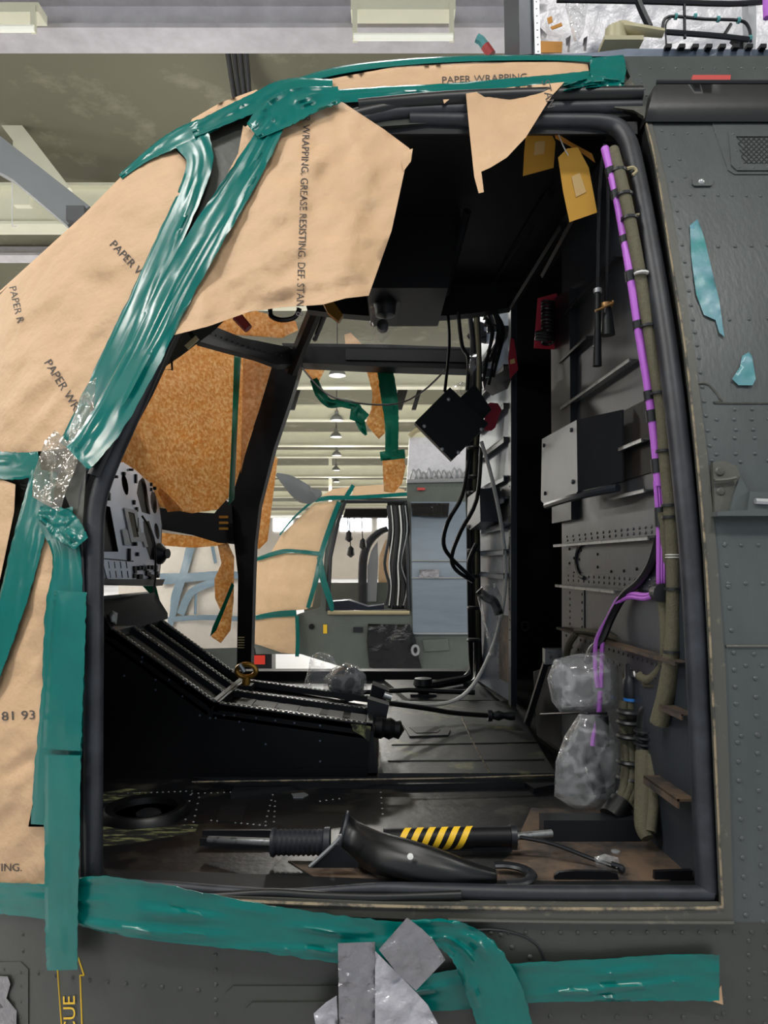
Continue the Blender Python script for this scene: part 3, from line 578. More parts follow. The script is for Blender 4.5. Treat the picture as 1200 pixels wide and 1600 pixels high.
# hinge bracket right
mb = MB().patch([(1114, 722), (1132, 720), (1150, 728), (1158, 745), (1150, 770), (1138, 798), (1117, 800)], SKo(.012), .012, 8)
mb.dome(P(1124, 737, SK(1124, 737)-.012), (0, -1, 0), .01); mb.dome(P(1126, 768, SK(1126, 768)-.012), (0, -1, 0), .009); mb.tube([P(x, y, SK(x, y)-.02) for x, y in ((1116, 751), (1135, 750), (1150, 747))], .004, 6)
o = mb.build('door_hinge', 'frame', heli)
MB().patch([(1146, 775), (1157, 744), (1170, 768), (1166, 798), (1140, 800)], SKo(.02), .02, 8).build('hinge_web', 'skin_aft', o)
MB().patch([(1172, 768), (1400, 775), (1400, 806), (1120, 806), (1122, 799), (1168, 797)], SKo(.03), .03, 10).build('door_rail_end', 'skin_aft', heli)
MB().tube([P(x, y, SK(x, y)-.035) for x, y in ((1180, 783), (1290, 788), (1400, 790))], .006, 6, sm=0).build('rail_rod', 'alloy', heli)
# RESCUE marking
mk = MB(); 
for pts in ([(90, 1516), (96, 1600), (98, 1760)], [(122, 1496), (131, 1524), (125, 1524), (128, 1600), (130, 1760)]):
    for i in range(len(pts)-1): mk.tube([P(x, y, SK(x, y)-.001) for x, y in pts[i:i+2]], .0014, 4, sm=0)
o = mk.build('rescue_arrow', 'yellow_l', heli)
text('RESCUE', 119, 1668, -math.pi/2-.02, 27, SK, 'yellow_l', o, name='lettering', off=.003, sx=1.2)
# ---- engine deck
def ED(x, y): return 2.02
MB().patch([(980, 76), (1780, 80), (1780, 92), (985, 92), (700, 100), (560, 110), (560, 104), (720, 92), (930, 82)], K(2.0), .5, 30).build('deck_edge', 'bulk_far', heli)
mb = MB()
for i in range(30): x = 1042+i*21; mb.box(P(x, 77, 2.0), (.016, .03, .01))
mb.build('piano_hinge', 'black', heli)
MB().patch([(808, -160), (832, -160), (836, 84), (812, 86)], K(2.15), .25, 20).build('cowl_post', 'bulk', heli)
mb = MB().patch([(830, -160), (838, -160), (845, 84), (836, 84)], K(2.13), .02, 20); mb.rivets(lambda x, y: P(x, y, 2.13), [(834, -100), (838, 2), (841, 80)], 12, .003); mb.build('cowl_flange', 'alloy', heli)
qb = MB().patch([(838, -160), (1780, -160), (1780, 84), (842, 84)], K(2.5), .05, 14, amp=.012, csc=.6, holes=[[(842, 40), (855, 54), (850, 66), (842, 62)], [(884, 60), (892, 55), (890, 82), (884, 82)], [(912, 60), (918, 56), (916, 80), (909, 80)]])
eb = qb.build('engine_bay_lining', 'white_q', heli, ang=80)
MB().patch([(845, 64), (879, 65), (878, 82), (844, 82)], K(2.44), .003, 8).build('warning_label', 'orange', eb)
for q in ([(855, 28), (862, 25), (864, 34), (857, 37)], [(860, 42), (877, 35), (879, 40), (863, 46)]): MB().patch(q, K(2.45), .003, 6).build('tape_scrap', 'orange', eb)
mb = MB(); mb.tube([P(962, 76, 2.1), P(962, 46, 2.1)], [.034, .03], 12, sm=0); mb.tube([P(962, 50, 2.1), P(970, 44, 2.1), P(990, 46, 2.08), P(1036, 52, 2.08)], [.022, .022, .018, .014], 10, squash=(1, 1, .8)); mb.box(P(968, 74, 2.1), (.11, .08, .012))
mb.build('vent_pipe', 'beige', heli)
mb = MB()
for (pts, r) in (([(870, 0), (1000, 2), (1140, 6), (1200, 2)], .008), ([(1040, 50), (1120, 56), (1170, 62)], .008), ([(1035, 44), (1045, 26), (1100, 30), (1155, 32), (1170, 44), (1173, 66)], .005), ([(1042, 80), (1040, 40), (1048, 28)], .003), ([(1068, -60), (1070, 60)], .005), ([(1132, 54), (1142, 38)], .006), ([(985, -30), (1000, 10), (1015, 42)], .012)):
    mb.tube([P(x, y, 2.3) for x, y in pts], r, 6)
mb.build('engine_pipes', 'dark_metal', heli)
mb = MB()
for x, y in ((1056, 26), (1086, 26), (1122, 30), (1154, 32), (1172, 60)): mb.tube([P(x-2, y, 2.3), P(x+2, y, 2.3)], .009, 8, sm=0)
mb.build('pipe_clips', 'teal_band', heli)
MB().patch([(1144, 60), (1172, 52), (1176, 78), (1165, 80)], K(2.34), .02, 8).build('gusset', 'dark_metal', heli)
MB().patch([(1165, -100), (1180, -100), (1182, 50), (1180, 82), (1172, 82)], K(2.3), .04, 14).build('bay_post', 'alloy', heli)
MB().tube([P(1196, -60, 2.2), P(1199, 28, 2.2)], .012, 8, sm=0).build('strut', 'purple', heli)
tag(bag_mb([(880, -60), (925, -60), (918, 10), (912, 50), (900, 72), (893, 50), (884, 12)], 2.35, .03, 6).build('polythene_drape', 'film'), 'clear bluish polythene hanging in the white engine bay above the roof', 'plastic sheet')
o = thing('drain_nozzle', 'reddish-brown and teal nozzle sticking up behind the papered roof', 'nozzle')
MB().tube([P(768, 86, 2.4), P(758, 72, 2.4)], .016, 8, sm=0).build('nozzle_stub', 'red2', o); MB().tube([P(758, 72, 2.4), P(752, 64, 2.4), P(745, 60, 2.4)], .015, 8, sm=0).build('nozzle_cap', 'teal_band', o)
# ================================================================= cockpit interior
FZ = .94
struct_f = MB().prism([(-.45, 1.37, FZ), (.62, 1.37, FZ), (.47, 4.05, FZ), (-1.45, 4.05, FZ), (-1.45, 2.3, FZ), (-1.2, 2.0, FZ), (-1.0, 1.72, FZ), (-.7, 1.5, FZ)], (0, 0, -.06))
struct_f.mi = 1
struct_f.rivets(lambda x, y: on_z(x, y, FZ), [(300, 1240), (420, 1236)], 10, .003, (0, 0, 1))
for r in ([(298, 1242), (288, 1290)], [(311, 1246), (300, 1294)], [(426, 1242), (415, 1284)], [(330, 1282), (415, 1290)], [(430, 1252), (428, 1284)], [(200, 1240), (300, 1236)], [(500, 1252), (530, 1248)], [(595, 1238), (598, 1272)]): struct_f.rivets(lambda x, y: on_z(x, y, FZ), r, 9, .0032, (0, 0, 1))
struct_f.build('cockpit_floor', ['floor', 'alloy'], heli)
def onfloor(poly, name, m, h=.004, z=FZ, par=heli, label=None, ph=None):
    mb = MB(); A = [on_z(x, y, z+h) for x, y in poly]; mb.prism(A[::-1], (0, 0, -max(h, .002)));
    if ph: mb.rivets(lambda x, y: on_z(x, y, z+h), ph, 8, .0025, (0, 0, 1))
    return mb.build(name, m, par, flat=True)
# raised aft/far floor
onfloor([(592, 1208), (868, 1208), (800, 1095), (615, 1095)], 'raised_floor_panel', 'floor_green', .03)
onfloor([(640, 1094), (780, 1094), (745, 1062), (600, 1062)], 'far_floor_panel', 'floor', .02)
onfloor([(300, 1214), (868, 1214), (866, 1226), (834, 1232), (820, 1222), (600, 1226), (500, 1222), (360, 1240), (366, 1228)], 'floor_step', 'dark_metal', .014)
MB().tube([on_z(x, y, FZ+.032) for x, y in ((300, 1222), (500, 1219), (700, 1216), (866, 1211))], .003, 5).build('step_edge', 'pale_edge', heli)
for a, b in (((612, 1164), (840, 1160)), ((606, 1189), (850, 1187))): MB().tube([on_z(*a, FZ+.031), on_z(*b, FZ+.031)], .0025, 5, sm=0).build('floor_seam', 'black', heli)
MB().tube([on_z(722, 1122, FZ+.031), on_z(742, 1165, FZ+.031), on_z(765, 1207, FZ+.031)], .003, 5).build('floor_seam', 'pale_edge', heli)
onfloor([(630, 1132), (690, 1130), (704, 1140), (700, 1148), (640, 1150)], 'floor_hatch', 'dark_metal', .036); onfloor([(640, 1136), (682, 1134), (688, 1140), (684, 1144), (650, 1145)], 'hatch_opening', 'black', .038)
onfloor([(146, 1292), (310, 1288), (305, 1300), (200, 1318), (146, 1322)], 'chipped_primer_patch', 'chip', .0012); onfloor([(146, 1240), (200, 1232), (240, 1236), (180, 1252), (146, 1258)], 'chipped_primer_patch', 'chip', .0012)
onfloor([(830, 1262), (1010, 1268), (1085, 1372), (830, 1390), (750, 1382), (800, 1330)], 'dusty_floor_panel', 'floor_dirty', .002); onfloor([(450, 1345), (620, 1345), (800, 1390), (500, 1375)], 'dusty_floor_panel', 'floor_dirty', .002)
onfloor([(345, 1258), (385, 1258), (378, 1284), (340, 1284)], 'name_plate', 'dark_metal', .003); onfloor([(455, 1240), (475, 1238), (482, 1241), (474, 1245), (458, 1245)], 'oval_cap', 'alloy', .003)
onfloor([(318, 1362), (360, 1364), (358, 1378), (312, 1378)], 'floor_bracket', 'dark_metal', .006)
# oval port ring on the floor
c = on_z(228, 1272, FZ); mb = MB(); mb.lathe(c, (0, 0, 1), [(.075, 0), (.078, .018), (.098, .022), (.105, .016), (.11, 0)], 40); o = mb.build('floor_port_ring', 'rubber_dark', heli)
MB().lathe(c, (0, 0, 1), [(.001, .002), (.076, .002)], 30).build('port_well', 'liner', o); mb = MB(); mb.dome(c+Vector((.01, -.01, .002)), (0, 0, 1), .032, .014); mb.build('port_plug', 'dark_metal', o)
# seat track rails
for (x0, x1, y, nm) in ((315, 428, 1310, 'seat_rail'), (600, 806, 1318, 'seat_rail')):
    mb = MB(); a = on_z(x0, y, FZ+.01); b = on_z(x1, y-1, FZ+.01); L = b.x-a.x; mb.box(((a.x+b.x)/2, a.y, FZ+.008), (L, .035, .016)); mb.box(((a.x+b.x)/2, a.y+.012, FZ+.019), (L, .008, .012)); mb.build(nm, 'dark_metal', heli)
mb = MB(); a = on_z(846, 1310, FZ); b = on_z(990, 1306, FZ); mb.box(((a.x+b.x)/2, a.y, FZ+.025), (b.x-a.x, .05, .05)); mb.build('cross_channel', 'dark_metal', heli)
# near inner sill box (behind the seal) and side structure
MB().prism([P(874, 1363, 1.46), P(900, 1361, 1.46), P(950, 1362, 1.46), P(965, 1366, 1.46), P(968, 1380, 1.46), P(866, 1380, 1.46), P(867, 1368, 1.46)], (0, .008, 0)).build('sill_bracket', 'black', heli)
MB().prism([P(1023, 1362, 1.46), P(1082, 1360, 1.46), P(1082, 1380, 1.46), P(1023, 1380, 1.46)], (0, .01, 0)).build('sill_bracket', 'black', heli)
# bulkhead: near half
def bp(poly, off, name, m, par=heli, th=.006, riv=None, rr_=.004, flat=True):
    mb = MB(); A = [on_b(x, y, off) for x, y in poly]
    # outward normal of the bulkhead faces -X
    mb.prism(A, (th, 0, 0))
    if riv:
        for r in riv: mb.rivets(lambda x, y: on_b(x, y, off), r[0], r[1], rr_, (-1, 0, 0))
    return mb.build(name, m, par, flat=flat)
mb = MB(); zs = [.93, 1.1, 1.4, 1.7, 2.0, 2.3, 2.5, 2.66]; SZ = lambda z: 1.35+.15*max(0, z-.95)**2+.045
mb.prism([(.701-.058*SZ(z), SZ(z), z) for z in zs]+[(.701-.058*2.34, 2.34, 2.66), (.701-.058*2.34, 2.34, .93)], (.02, 0, 0)); mb.build('bulkhead_near', 'bulk', heli, flat=True)
def bh(x, h): return HY-h*F/BKY(x)           # pixel row of height h (above eye) on the bulkhead
def brail(x0, x1, h, hh=.007, off=.026, m='rail', name='bulkhead_rail', ax=0):
    mb = MB(); a = on_b(x0, bh(x0, h)); b = on_b(x1, bh(x1, h)); t = (b-a).normalized(); w = Vector((-1, 0, 0))
    for (o1, o2, z1, z2) in ((0, off, -hh*.15, hh*.15), (off-.004, off, -hh, hh*.2)):
        mb.prism([a+w*o1+Vector((0, 0, z1)), b+w*o1+Vector((0, 0, z1)), b+w*o1+Vector((0, 0, z2)), a+w*o1+Vector((0, 0, z2))], w*(o2-o1))
    return mb.build(name, m, heli, flat=True)
brail(873, 975, .76, m='dark_metal'); brail(886, 930, .627, m='dark_metal'); brail(888, 1000, .48); brail(955, 1020, .28, m='rail'); brail(958, 1024, .165); brail(877, 1030, .058); brail(880, 975, -.068); brail(884, 1078, -.2, hh=.006, off=.03, m='floor_dirty')
brail(1046, 1088, -.30, hh=.01, off=.03, m='floor_dirty'); brail(1030, 1086, -.47, hh=.016, off=.035, m='floor_dirty')
# riveted doublers
bp([(884, bh(884, .095)), (1034, bh(1034, .095)), (1034, bh(1034, .062)), (884, bh(884, .062))], .004, 'riveted_doubler', 'bulk', riv=[([(888, bh(888, .082)), (1030, bh(1030, .082))], 9.5), ([(889, bh(889, .07)), (1030, bh(1030, .07))], 9.5)])
bp([(886, bh(886, -.03)), (1034, bh(1034, -.03)), (1034, bh(1034, -.062)), (886, bh(886, -.062))], .004, 'riveted_doubler', 'bulk', riv=[([(890, bh(890, -.038)), (1034, bh(1034, -.038))], 8), ([(890, bh(890, -.052)), (1034, bh(1034, -.052))], 8)])
bp([(886, bh(886, -.2)), (1040, bh(1040, -.2)), (1040, bh(1040, -.27)), (886, bh(886, -.27))], .01, 'riveted_beam', 'dark_metal', riv=[([(890, bh(890, -.222)), (1040, bh(1040, -.222))], 8), ([(890, bh(890, -.252)), (1040, bh(1040, -.252))], 10)])
bp([(887, bh(887, -.075)), (914, bh(914, -.075)), (914, bh(914, -.195)), (887, bh(887, -.195))], .003, 'side_doubler', 'bulk', riv=[([(892, bh(892, -.09)), (892, bh(892, -.185))], 10), ([(911, bh(911, -.09)), (911, bh(911, -.185))], 14)])
mb = MB()
for (x, y) in ((890, 858), (897, 872), (905, 874), (890, 880), (897, 895), (934, 866), (934, 886), (955, 893), (975, 892), (995, 889), (908, 860), (925, 905), (1011, 890)): mb.dome(on_b(x, y, .001), (-1, 0, 0), .004)
mb.build('bulkhead_screws', 'black', heli)
mb = MB(); cc = on_b(916, 876, 0)
mb.tube([cc+Vector((-.006, .085*math.cos(a*math.pi/8), .05*math.sin(a*math.pi/8))) for a in range(-4, 5)], .006, 6)
mb.build('curved_flange', 'dark_metal', heli)
# edge post and dark strip of the passage
bp([(870, 470), (900, 450), (903, 812), (872, 818)], .02, 'passage_edge_cover', 'dark_metal', th=.03)
# cover box on the bulkhead
mb = MB(); z0, z1 = 668, 786
A = [(893, 686), (955, 656), (957, 768), (950, 774), (898, 789), (891, 782)]
mb.prism([on_b(x, y, .09) for x, y in A], (.01, 0, 0)); 
for (x, y) in ((897, 696), (946, 672), (899, 771), (949, 753)): mb.dome(on_b(x, y, .092), (-1, 0, 0), .006)
o = mb.build('cover_plate', 'box_grey', heli, ang=30)
MB().prism([on_b(955, 656, .09), on_b(957, 768, .09), on_b(985, 752, .02), on_b(985, 640, .02)], (.004, .0, 0)).build('cover_side', 'dark_metal', heli)
MB().tube([on_b(898, 790, .085), on_b(950, 776, .085), on_b(985, 762, .03)], .01, 8).build('cover_lip', 'bulk', heli)
bp([(957, 652), (1020, 620), (1020, 738), (957, 757)], .004, 'bulkhead_recess', 'black', th=.003)
# far half of bulkhead
FB = lambda x: BKY(x)
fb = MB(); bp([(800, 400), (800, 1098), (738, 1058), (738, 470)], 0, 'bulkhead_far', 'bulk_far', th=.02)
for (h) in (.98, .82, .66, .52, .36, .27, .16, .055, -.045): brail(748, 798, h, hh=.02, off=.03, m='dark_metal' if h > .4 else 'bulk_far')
bp([(799, 380), (803, 380), (803, 1104), (799, 1100)], .012, 'bulkhead_edge_angle', 'bulk', th=.02, riv=[([(801, 760), (801, 1000)], 16)])
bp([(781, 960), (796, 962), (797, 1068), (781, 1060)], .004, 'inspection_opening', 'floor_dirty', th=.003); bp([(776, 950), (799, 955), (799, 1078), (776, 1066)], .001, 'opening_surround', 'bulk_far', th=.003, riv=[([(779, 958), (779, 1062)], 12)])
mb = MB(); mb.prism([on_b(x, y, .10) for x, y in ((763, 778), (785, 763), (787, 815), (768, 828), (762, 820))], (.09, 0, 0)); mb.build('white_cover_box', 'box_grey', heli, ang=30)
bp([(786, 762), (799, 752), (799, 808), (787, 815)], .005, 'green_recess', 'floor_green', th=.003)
# passage behind the bulkhead: closed black box added to keep the cabin dark
pb = MB(); x0 = .72
for (c, d) in (((1.9, 3.05, 1.8), (.03, 2.3, 1.8)),): pb.box(c, d)
pb.box((1.25, 4.2, 1.9), (1.5, .03, 2.2)); pb.box((1.3, 1.95, 1.8), (1.2, .03, 1.8)); pb.box((1.2, 3.1, 2.70), (1.4, 2.2, .03)); pb.box((1.2, 3.0, .9), (1.4, 2.5, .03))
pb.build('cabin_dark_box', 'liner', heli)
mb = MB(); mb.tube([P(820+6*math.cos(a*.785), 978+7*math.sin(a*.785), 3.1) for a in range(8)], .007, 6, closed=True, sm=3); mb.build('passage_handle_ring', 'dark_metal', heli)
# roof liner / overhead
mb = MB(); mb.prism([(-.42, 1.95, 2.72), (.6, 1.95, 2.72), (.6, 2.9, 2.67), (-.6, 2.9, 2.67)], (0, 0, .05)); mb.build('roof_liner', 'liner', heli)
mb = MB(); mb.prism([(-.25, 1.8, 2.62), (.62, 1.8, 2.62), (.62, 2.0, 2.73), (-.38, 2.0, 2.73)], (0, .0, .03)); mb.build('roof_side_liner', 'liner', heli)
mb = MB(); hdr = [(468, 440), (800, 430), (800, 480), (742, 489), (700, 493), (640, 495), (580, 494), (520, 489), (480, 484)]
mb.prism([P(x, y, 2.9) for x, y in hdr], (0, .06, 0)); mb.build('overhead_header', 'black', heli)
mb = MB(); mb.prism([P(560, 340, 2.4), P(720, 340, 2.4), P(700, 450, 2.4), P(575, 450, 2.4)], (0, .45, .02)); mb.build('overhead_panel', 'black', heli)
for (a, b) in (((730, 330), (695, 460)), ((765, 250), (735, 300))): MB().tube([P(*a, 2.3), P(*b, 2.6)], .014, 6, sm=0).build('overhead_strut', 'dark_metal', heli)
for (a, b, Y0, Y1) in (((880, 352), (800, 480), 2.2, 2.9), ((860, 300), (770, 440), 2.2, 2.9), ((905, 330), (850, 430), 2.0, 2.4)): MB().tube([P(*a, Y0), P(*b, Y1)], .012, 6, sm=0).build('roof_stringer', 'dark_metal', heli)
# far side: cross bar, pillar, sill, arch, lower bar
MB().patch([(440, 536), (600, 538), (740, 543), (740, 577), (600, 573), (455, 566)], K(3.6), .12, 16).build('far_door_header', 'black', heli)
MB().patch([(540, 545), (735, 548), (735, 566), (540, 562)], K(3.592), .006, 16).build('header_strip', 'floor_green', heli).data.materials[0] = M['rubber_dark']
pl = [(452, 560), (472, 562), (455, 620), (428, 700), (405, 790), (398, 850), (396, 900), (392, 1045), (370, 1045), (372, 900), (366, 850), (352, 800), (362, 770), (385, 700), (412, 610), (425, 560)]
MB().patch(pl, lambda x, y: 3.75+(.0 if y > 800 else (800-y)*-.0006), .09, 12).build('far_door_pillar', 'black', heli)
MB().tube([P(496, 478, 3.1), P(470, 540, 3.45), P(455, 580, 3.55)], .035, 8, sm=0).build('roof_diagonal', 'black', heli)
MB().tube([P(510, 486, 3.1), P(492, 530, 3.4)], .012, 8, sm=0).build('roof_diagonal', 'dark_metal', heli)
mb = MB().patch([(288, 512), (330, 508), (380, 528), (440, 540), (470, 545), (470, 568), (430, 570), (392, 556), (345, 543), (300, 530)], lambda x, y: 2.6+(x-288)/180*.95, .08, 12); mb.rivets(lambda x, y: P(x, y, 2.6+(x-288)/180*.95), [(320, 518), (380, 540), (440, 556)], 9, .004); mb.build('windscreen_arch', 'black', heli)
MB().patch([(246, 793), (300, 800), (335, 802), (352, 780), (362, 790), (366, 850), (340, 848), (300, 836), (246, 826)], K(3.7), .1, 14).build('windscreen_lower_rail', 'black', heli)
mb = MB(); [mb.box(P(350, 808+9*i, 3.66), (.045, .02, .012)) for i in range(3)]; mb.build('gold_bracket', 'gold', heli)
mb = MB(); [mb.box(P(377, 996+4*i, 3.72), (.03, .02, .004)) for i in range(5)]; mb.build('pillar_plate', 'clip', heli)
MB().prism([(-1.5, 3.95, FZ), (.5, 3.95, FZ), (.5, 4.05, FZ), (-1.5, 4.05, FZ)], (0, 0, .05)).build('far_sill', 'black', heli)
MB().prism([(-1.6, 3.98, .3), (.5, 3.98, .3), (.5, 4.06, .3), (-1.6, 4.06, .3)], (0, 0, .66)).build('far_side_skin', 'skin', heli)
MB().patch([(296, 486), (420, 470), (545, 470), (742, 480), (742, 545), (440, 540), (330, 520)], K(3.45), .004, 40).build('roof_window', 'glass', heli)
# nose floor and front wall low down (dark)
MB().box((-1.38, 3.2, 1.15), (.05, 1.5, .42)).build('nose_bulkhead', 'black', heli)
# ================================================================= instrument panel and centre console
o = thing('instrument_panel', 'pale grey instrument panel with empty cut-outs behind the left door pillar', 'instrument panel')
def PN(x, y): return .76/max(.05, (-(x-600)/F-.058))
oval = lambda cx, cy, rx, ry, sk=0, n=12: [(cx+rx*math.cos(i*2*math.pi/n)+sk*math.sin(i*2*math.pi/n), cy+ry*math.sin(i*2*math.pi/n)) for i in range(n)]
hl = [[(158, 788), (172, 792), (185, 862), (158, 862)], [(216, 752), (224, 744), (229, 760), (235, 804), (221, 800), (213, 770)], [(223, 814), (233, 814), (244, 850), (246, 876), (234, 874), (226, 850)], oval(240, 785, 5, 18, 2), oval(245, 830, 4, 13, 2), [(196, 797), (209, 800), (219, 842), (206, 842)], oval(195, 757, 5, 17, 3)]
mb = MB().patch([(150, 735), (192, 722), (212, 735), (236, 756), (248, 790), (252, 820), (250, 880), (248, 903), (200, 908), (150, 905)], PN, .004, 7, holes=hl)
mb.build('panel_face', 'panel', o, flat=True)
MB().patch([(140, 735), (192, 726), (212, 739), (234, 760), (245, 790), (249, 820), (247, 880), (245, 900), (200, 904), (140, 900)], lambda x, y: PN(x, y)+.05, .04, 14).build('rear_box', 'liner', o)
PNo = lambda q: (lambda x, y: PN(x, y)-q)
f = MB().patch([(194, 793), (212, 797), (222, 846), (205, 847)], PNo(.02), .014, 6, holes=[[(198, 799), (210, 802), (217, 839), (207, 840)]]); ff = f.build('display_bezel', 'alloy', o, flat=True)
MB().patch([(198, 799), (210, 802), (217, 839), (207, 840)], PNo(.008), .004, 6).build('screen', 'olive', ff)
g = MB().patch([(160, 874), (206, 878), (210, 906), (168, 906)], PNo(.03), .02, 6, holes=[[(165+i*9.3, 877), (170+i*9.3, 877.5), (171.5+i*9.3, 888), (166.5+i*9.3, 888)] for i in range(4)]+[[(167+i*9.3, 892), (172+i*9.3, 892), (173.5+i*9.3, 903), (168.5+i*9.3, 903)] for i in range(4)]); g.build('lower_switch_plate', 'panel', o, flat=True)
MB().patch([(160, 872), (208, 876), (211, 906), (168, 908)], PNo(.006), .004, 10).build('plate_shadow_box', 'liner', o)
for q in ([(191, 827), (197, 827), (203, 852), (195, 852)], [(219, 832), (224, 832), (230, 854), (227, 855)]): MB().patch(q, PNo(.02), .012, 6).build('side_bracket', 'alloy', o)
for q in ([(208, 885), (226, 886), (230, 903), (212, 904)], [(226, 880), (248, 882), (247, 898), (231, 898)]): MB().patch(q, PNo(.02), .016, 6).build('connector_plate', 'panel', o)
mb = MB(); random.seed(5)
for i in range(22): x, y = 208+random.random()*38, 884+random.random()*18; MB().box(P(x, y, PN(x, y)-.03), (.016, .02, .016)).build('toggle_switch', 'black', o)
for (x, y, w, h) in ((209, 785, 5, 7), (213, 796, 5, 7), (209, 850, 10, 6), (214, 866, 6, 6), (212, 748, 4, 14), (193, 740, 6, 5), (203, 734, 10, 3), (236, 757, 4, 5), (242, 763, 4, 5), (236, 765, 4, 5), (166, 776, 12, 12), (178, 745, 12, 4), (201, 867, 6, 20), (214, 820, 4, 22)): MB().box(P(x, y, PN(x, y)-.008), (w/F*PN(x, y), .012, h/F*PN(x, y))).build('panel_clip', 'black', o)
mb = MB(); c = P(251, 865, 3.05); mb.lathe(c, (1, -.3, 0), [(.045, -.02), (.045, .0), (.034, .01), (.02, .025), (.02, .035), (.001, .035)], 16); mb.build('round_gauge', 'dark_metal', o)
MB().tube([P(222, 806, 2.7), P(240, 840, 2.7), P(243, 900, 2.8), P(238, 934, 2.8)], .004, 5).build('wire', 'cable', o)
MB().prism([P(150, 906, 2.2), P(246, 906, 2.9), P(242, 916, 2.9), P(150, 914, 2.2)], (0, .1, 0)).build('lower_lip', 'dark_metal', o)

o = thing('centre_console', 'black riveted centre console with sloping slotted top', 'console')
ys, yf = 2.16, 2.62
pr = [(150, 940), (175, 985), (335, 1100), (580, 1134), (574, 1195), (574, 1214), (60, 1214), (60, 930)]
S = [P(x, y, ys) for x, y in pr]
mb = MB(); mb.prism(S, (-.0, .02, 0)); mb.mi = 1
for r in ([(290, 1050), (400, 1120)], ): pass
for (x, y) in ((194, 1056), (222, 1027), (221, 1034), (243, 1062), (243, 1078), (264, 1062), (285, 1088), (328, 1122), (337, 1122), (350, 1118), (312, 1118), (366, 1118), (374, 1128), (400, 1122), (430, 1126), (460, 1130), (500, 1134), (380, 1140), (500, 1158), (500, 1190), (415, 1163), (560, 1140), (568, 1150), (290, 1068)): mb.dome(P(x, y, ys), (0, -1, 0), .0035)
for x in (208, 269, 318, 390, 477, 550): mb.dome(P(x, 1212, ys-.004), (0, -1, 0), .006)
mb.build('side_panel', ['black', 'bulk_far'], o, ang=30)
MB().prism([P(60, 1206, ys-.001), P(574, 1198, ys-.001), P(574, 1216, ys-.001), P(60, 1216, ys-.001)], (0, -.01, 0)).build('foot_flange', 'black', o)
MB().prism([P(575, 1135, ys+.02), P(582, 1135, ys+.02), P(590, 1208, ys+.02), P(574, 1208, ys+.02)], (0, yf-ys, 0)).build('end_panel', 'dark_metal', o)
MB().prism([P(150, 935, yf), P(238, 935, yf), P(250, 966, yf), P(366, 1062, yf), P(573, 1104, yf), P(573, 1150, yf), P(150, 1150, yf)], (0, .02, 0)).build('far_side_panel', 'black', o)
def CT(u, v):  # u along profile (0 top..1 knee..2 end), v across
    A = [Vector(P(175, 985, ys)), Vector(P(335, 1100, ys)), Vector(P(582, 1134, ys))]
    a = A[0].lerp(A[1], u) if u <= 1 else A[1].lerp(A[2], u-1)
    return Vector((a.x, a.y+(yf-ys)*v, a.z))
def strip(u0, u1, v0, v1, name, m, h=.006, d=.012):
    mb = MB(); a, b, c, e = CT(u0, v0), CT(u1, v0), CT(u1, v1), CT(u0, v1); n = (b-a).cross(e-a).normalized()
    if n.z < 0: n = -n
    mb.prism([q+n*h for q in (a, b, c, e)], -n*d); return mb.build(name, m, o, flat=True)
strip(0, 1, 0, 1, 'well_floor', 'liner', -.03, .01); strip(1, 2, 0, 1, 'well_floor', 'liner', -.03, .01)
for v in (.0, .31, .62, .93):
    r_ = strip(0, 1, v, v+.05, 'slotted_rail', 'dark_metal', .004, .02)
    a, b = CT(0, v+.025), CT(1, v+.025); n = Vector((.5, 0, .85)); mb = MB()
    N_ = 26
    for i in range(N_): q = a.lerp(b, (i+.5)/N_)+Vector((0, 0, .008)); mb.box(q, ((b-a).length/N_*.62, .009, .003), Matrix.Rotation(math.atan2(-(b-a).z, (b-a).x), 3, 'Y'))
    mb.build('rail_slots', 'rail', r_)
for v in (.0, .47, .93):
    r_ = strip(1, 2, v, v+.05, 'slotted_rail', 'dark_metal', .004, .02)
    a, b = CT(1, v+.025), CT(2, v+.025); mb = MB()
    for i in range(30): q = a.lerp(b, (i+.5)/30)+Vector((0, 0, .006)); mb.box(q, ((b-a).length/30*.62, .007, .002), Matrix.Rotation(math.atan2(-(b-a).z, (b-a).x), 3, 'Y'))
    mb.build('rail_slots', 'bulk', r_)
strip(-.02, .03, 0, 1, 'cross_angle', 'rail', .008, .03); strip(.97, 1.0, 0, 1, 'cross_angle', 'rail', .012, .03); strip(1.96, 2.0, 0, 1, 'cross_angle', 'dark_metal', .008, .03); strip(1.0, 1.03, 0, 1, 'cross_angle', 'dark_metal', .008, .03)
for i in range(6): strip(1.1+i*.15, 1.2+i*.15, .1, .4, 'tray_slot', 'liner', -.008, .004)
MB().prism([P(150, 935, ys+.05), P(242, 926, ys+.3), P(262, 958, ys+.42), P(178, 980, ys+.02)], (0, .0, -.02)).build('upper_tray', 'black', o)
MB().patch([(548, 1131), (580, 1135), (577, 1160), (566, 1150), (552, 1142)], K(ys-.002), .002, 6).build('worn_corner', 'chip', o)
MB().tube([P(158, 934, 2.2), P(200, 930, 2.3), P(230, 927, 2.5)], .006, 6).build('edge_trim', 'rail', o)
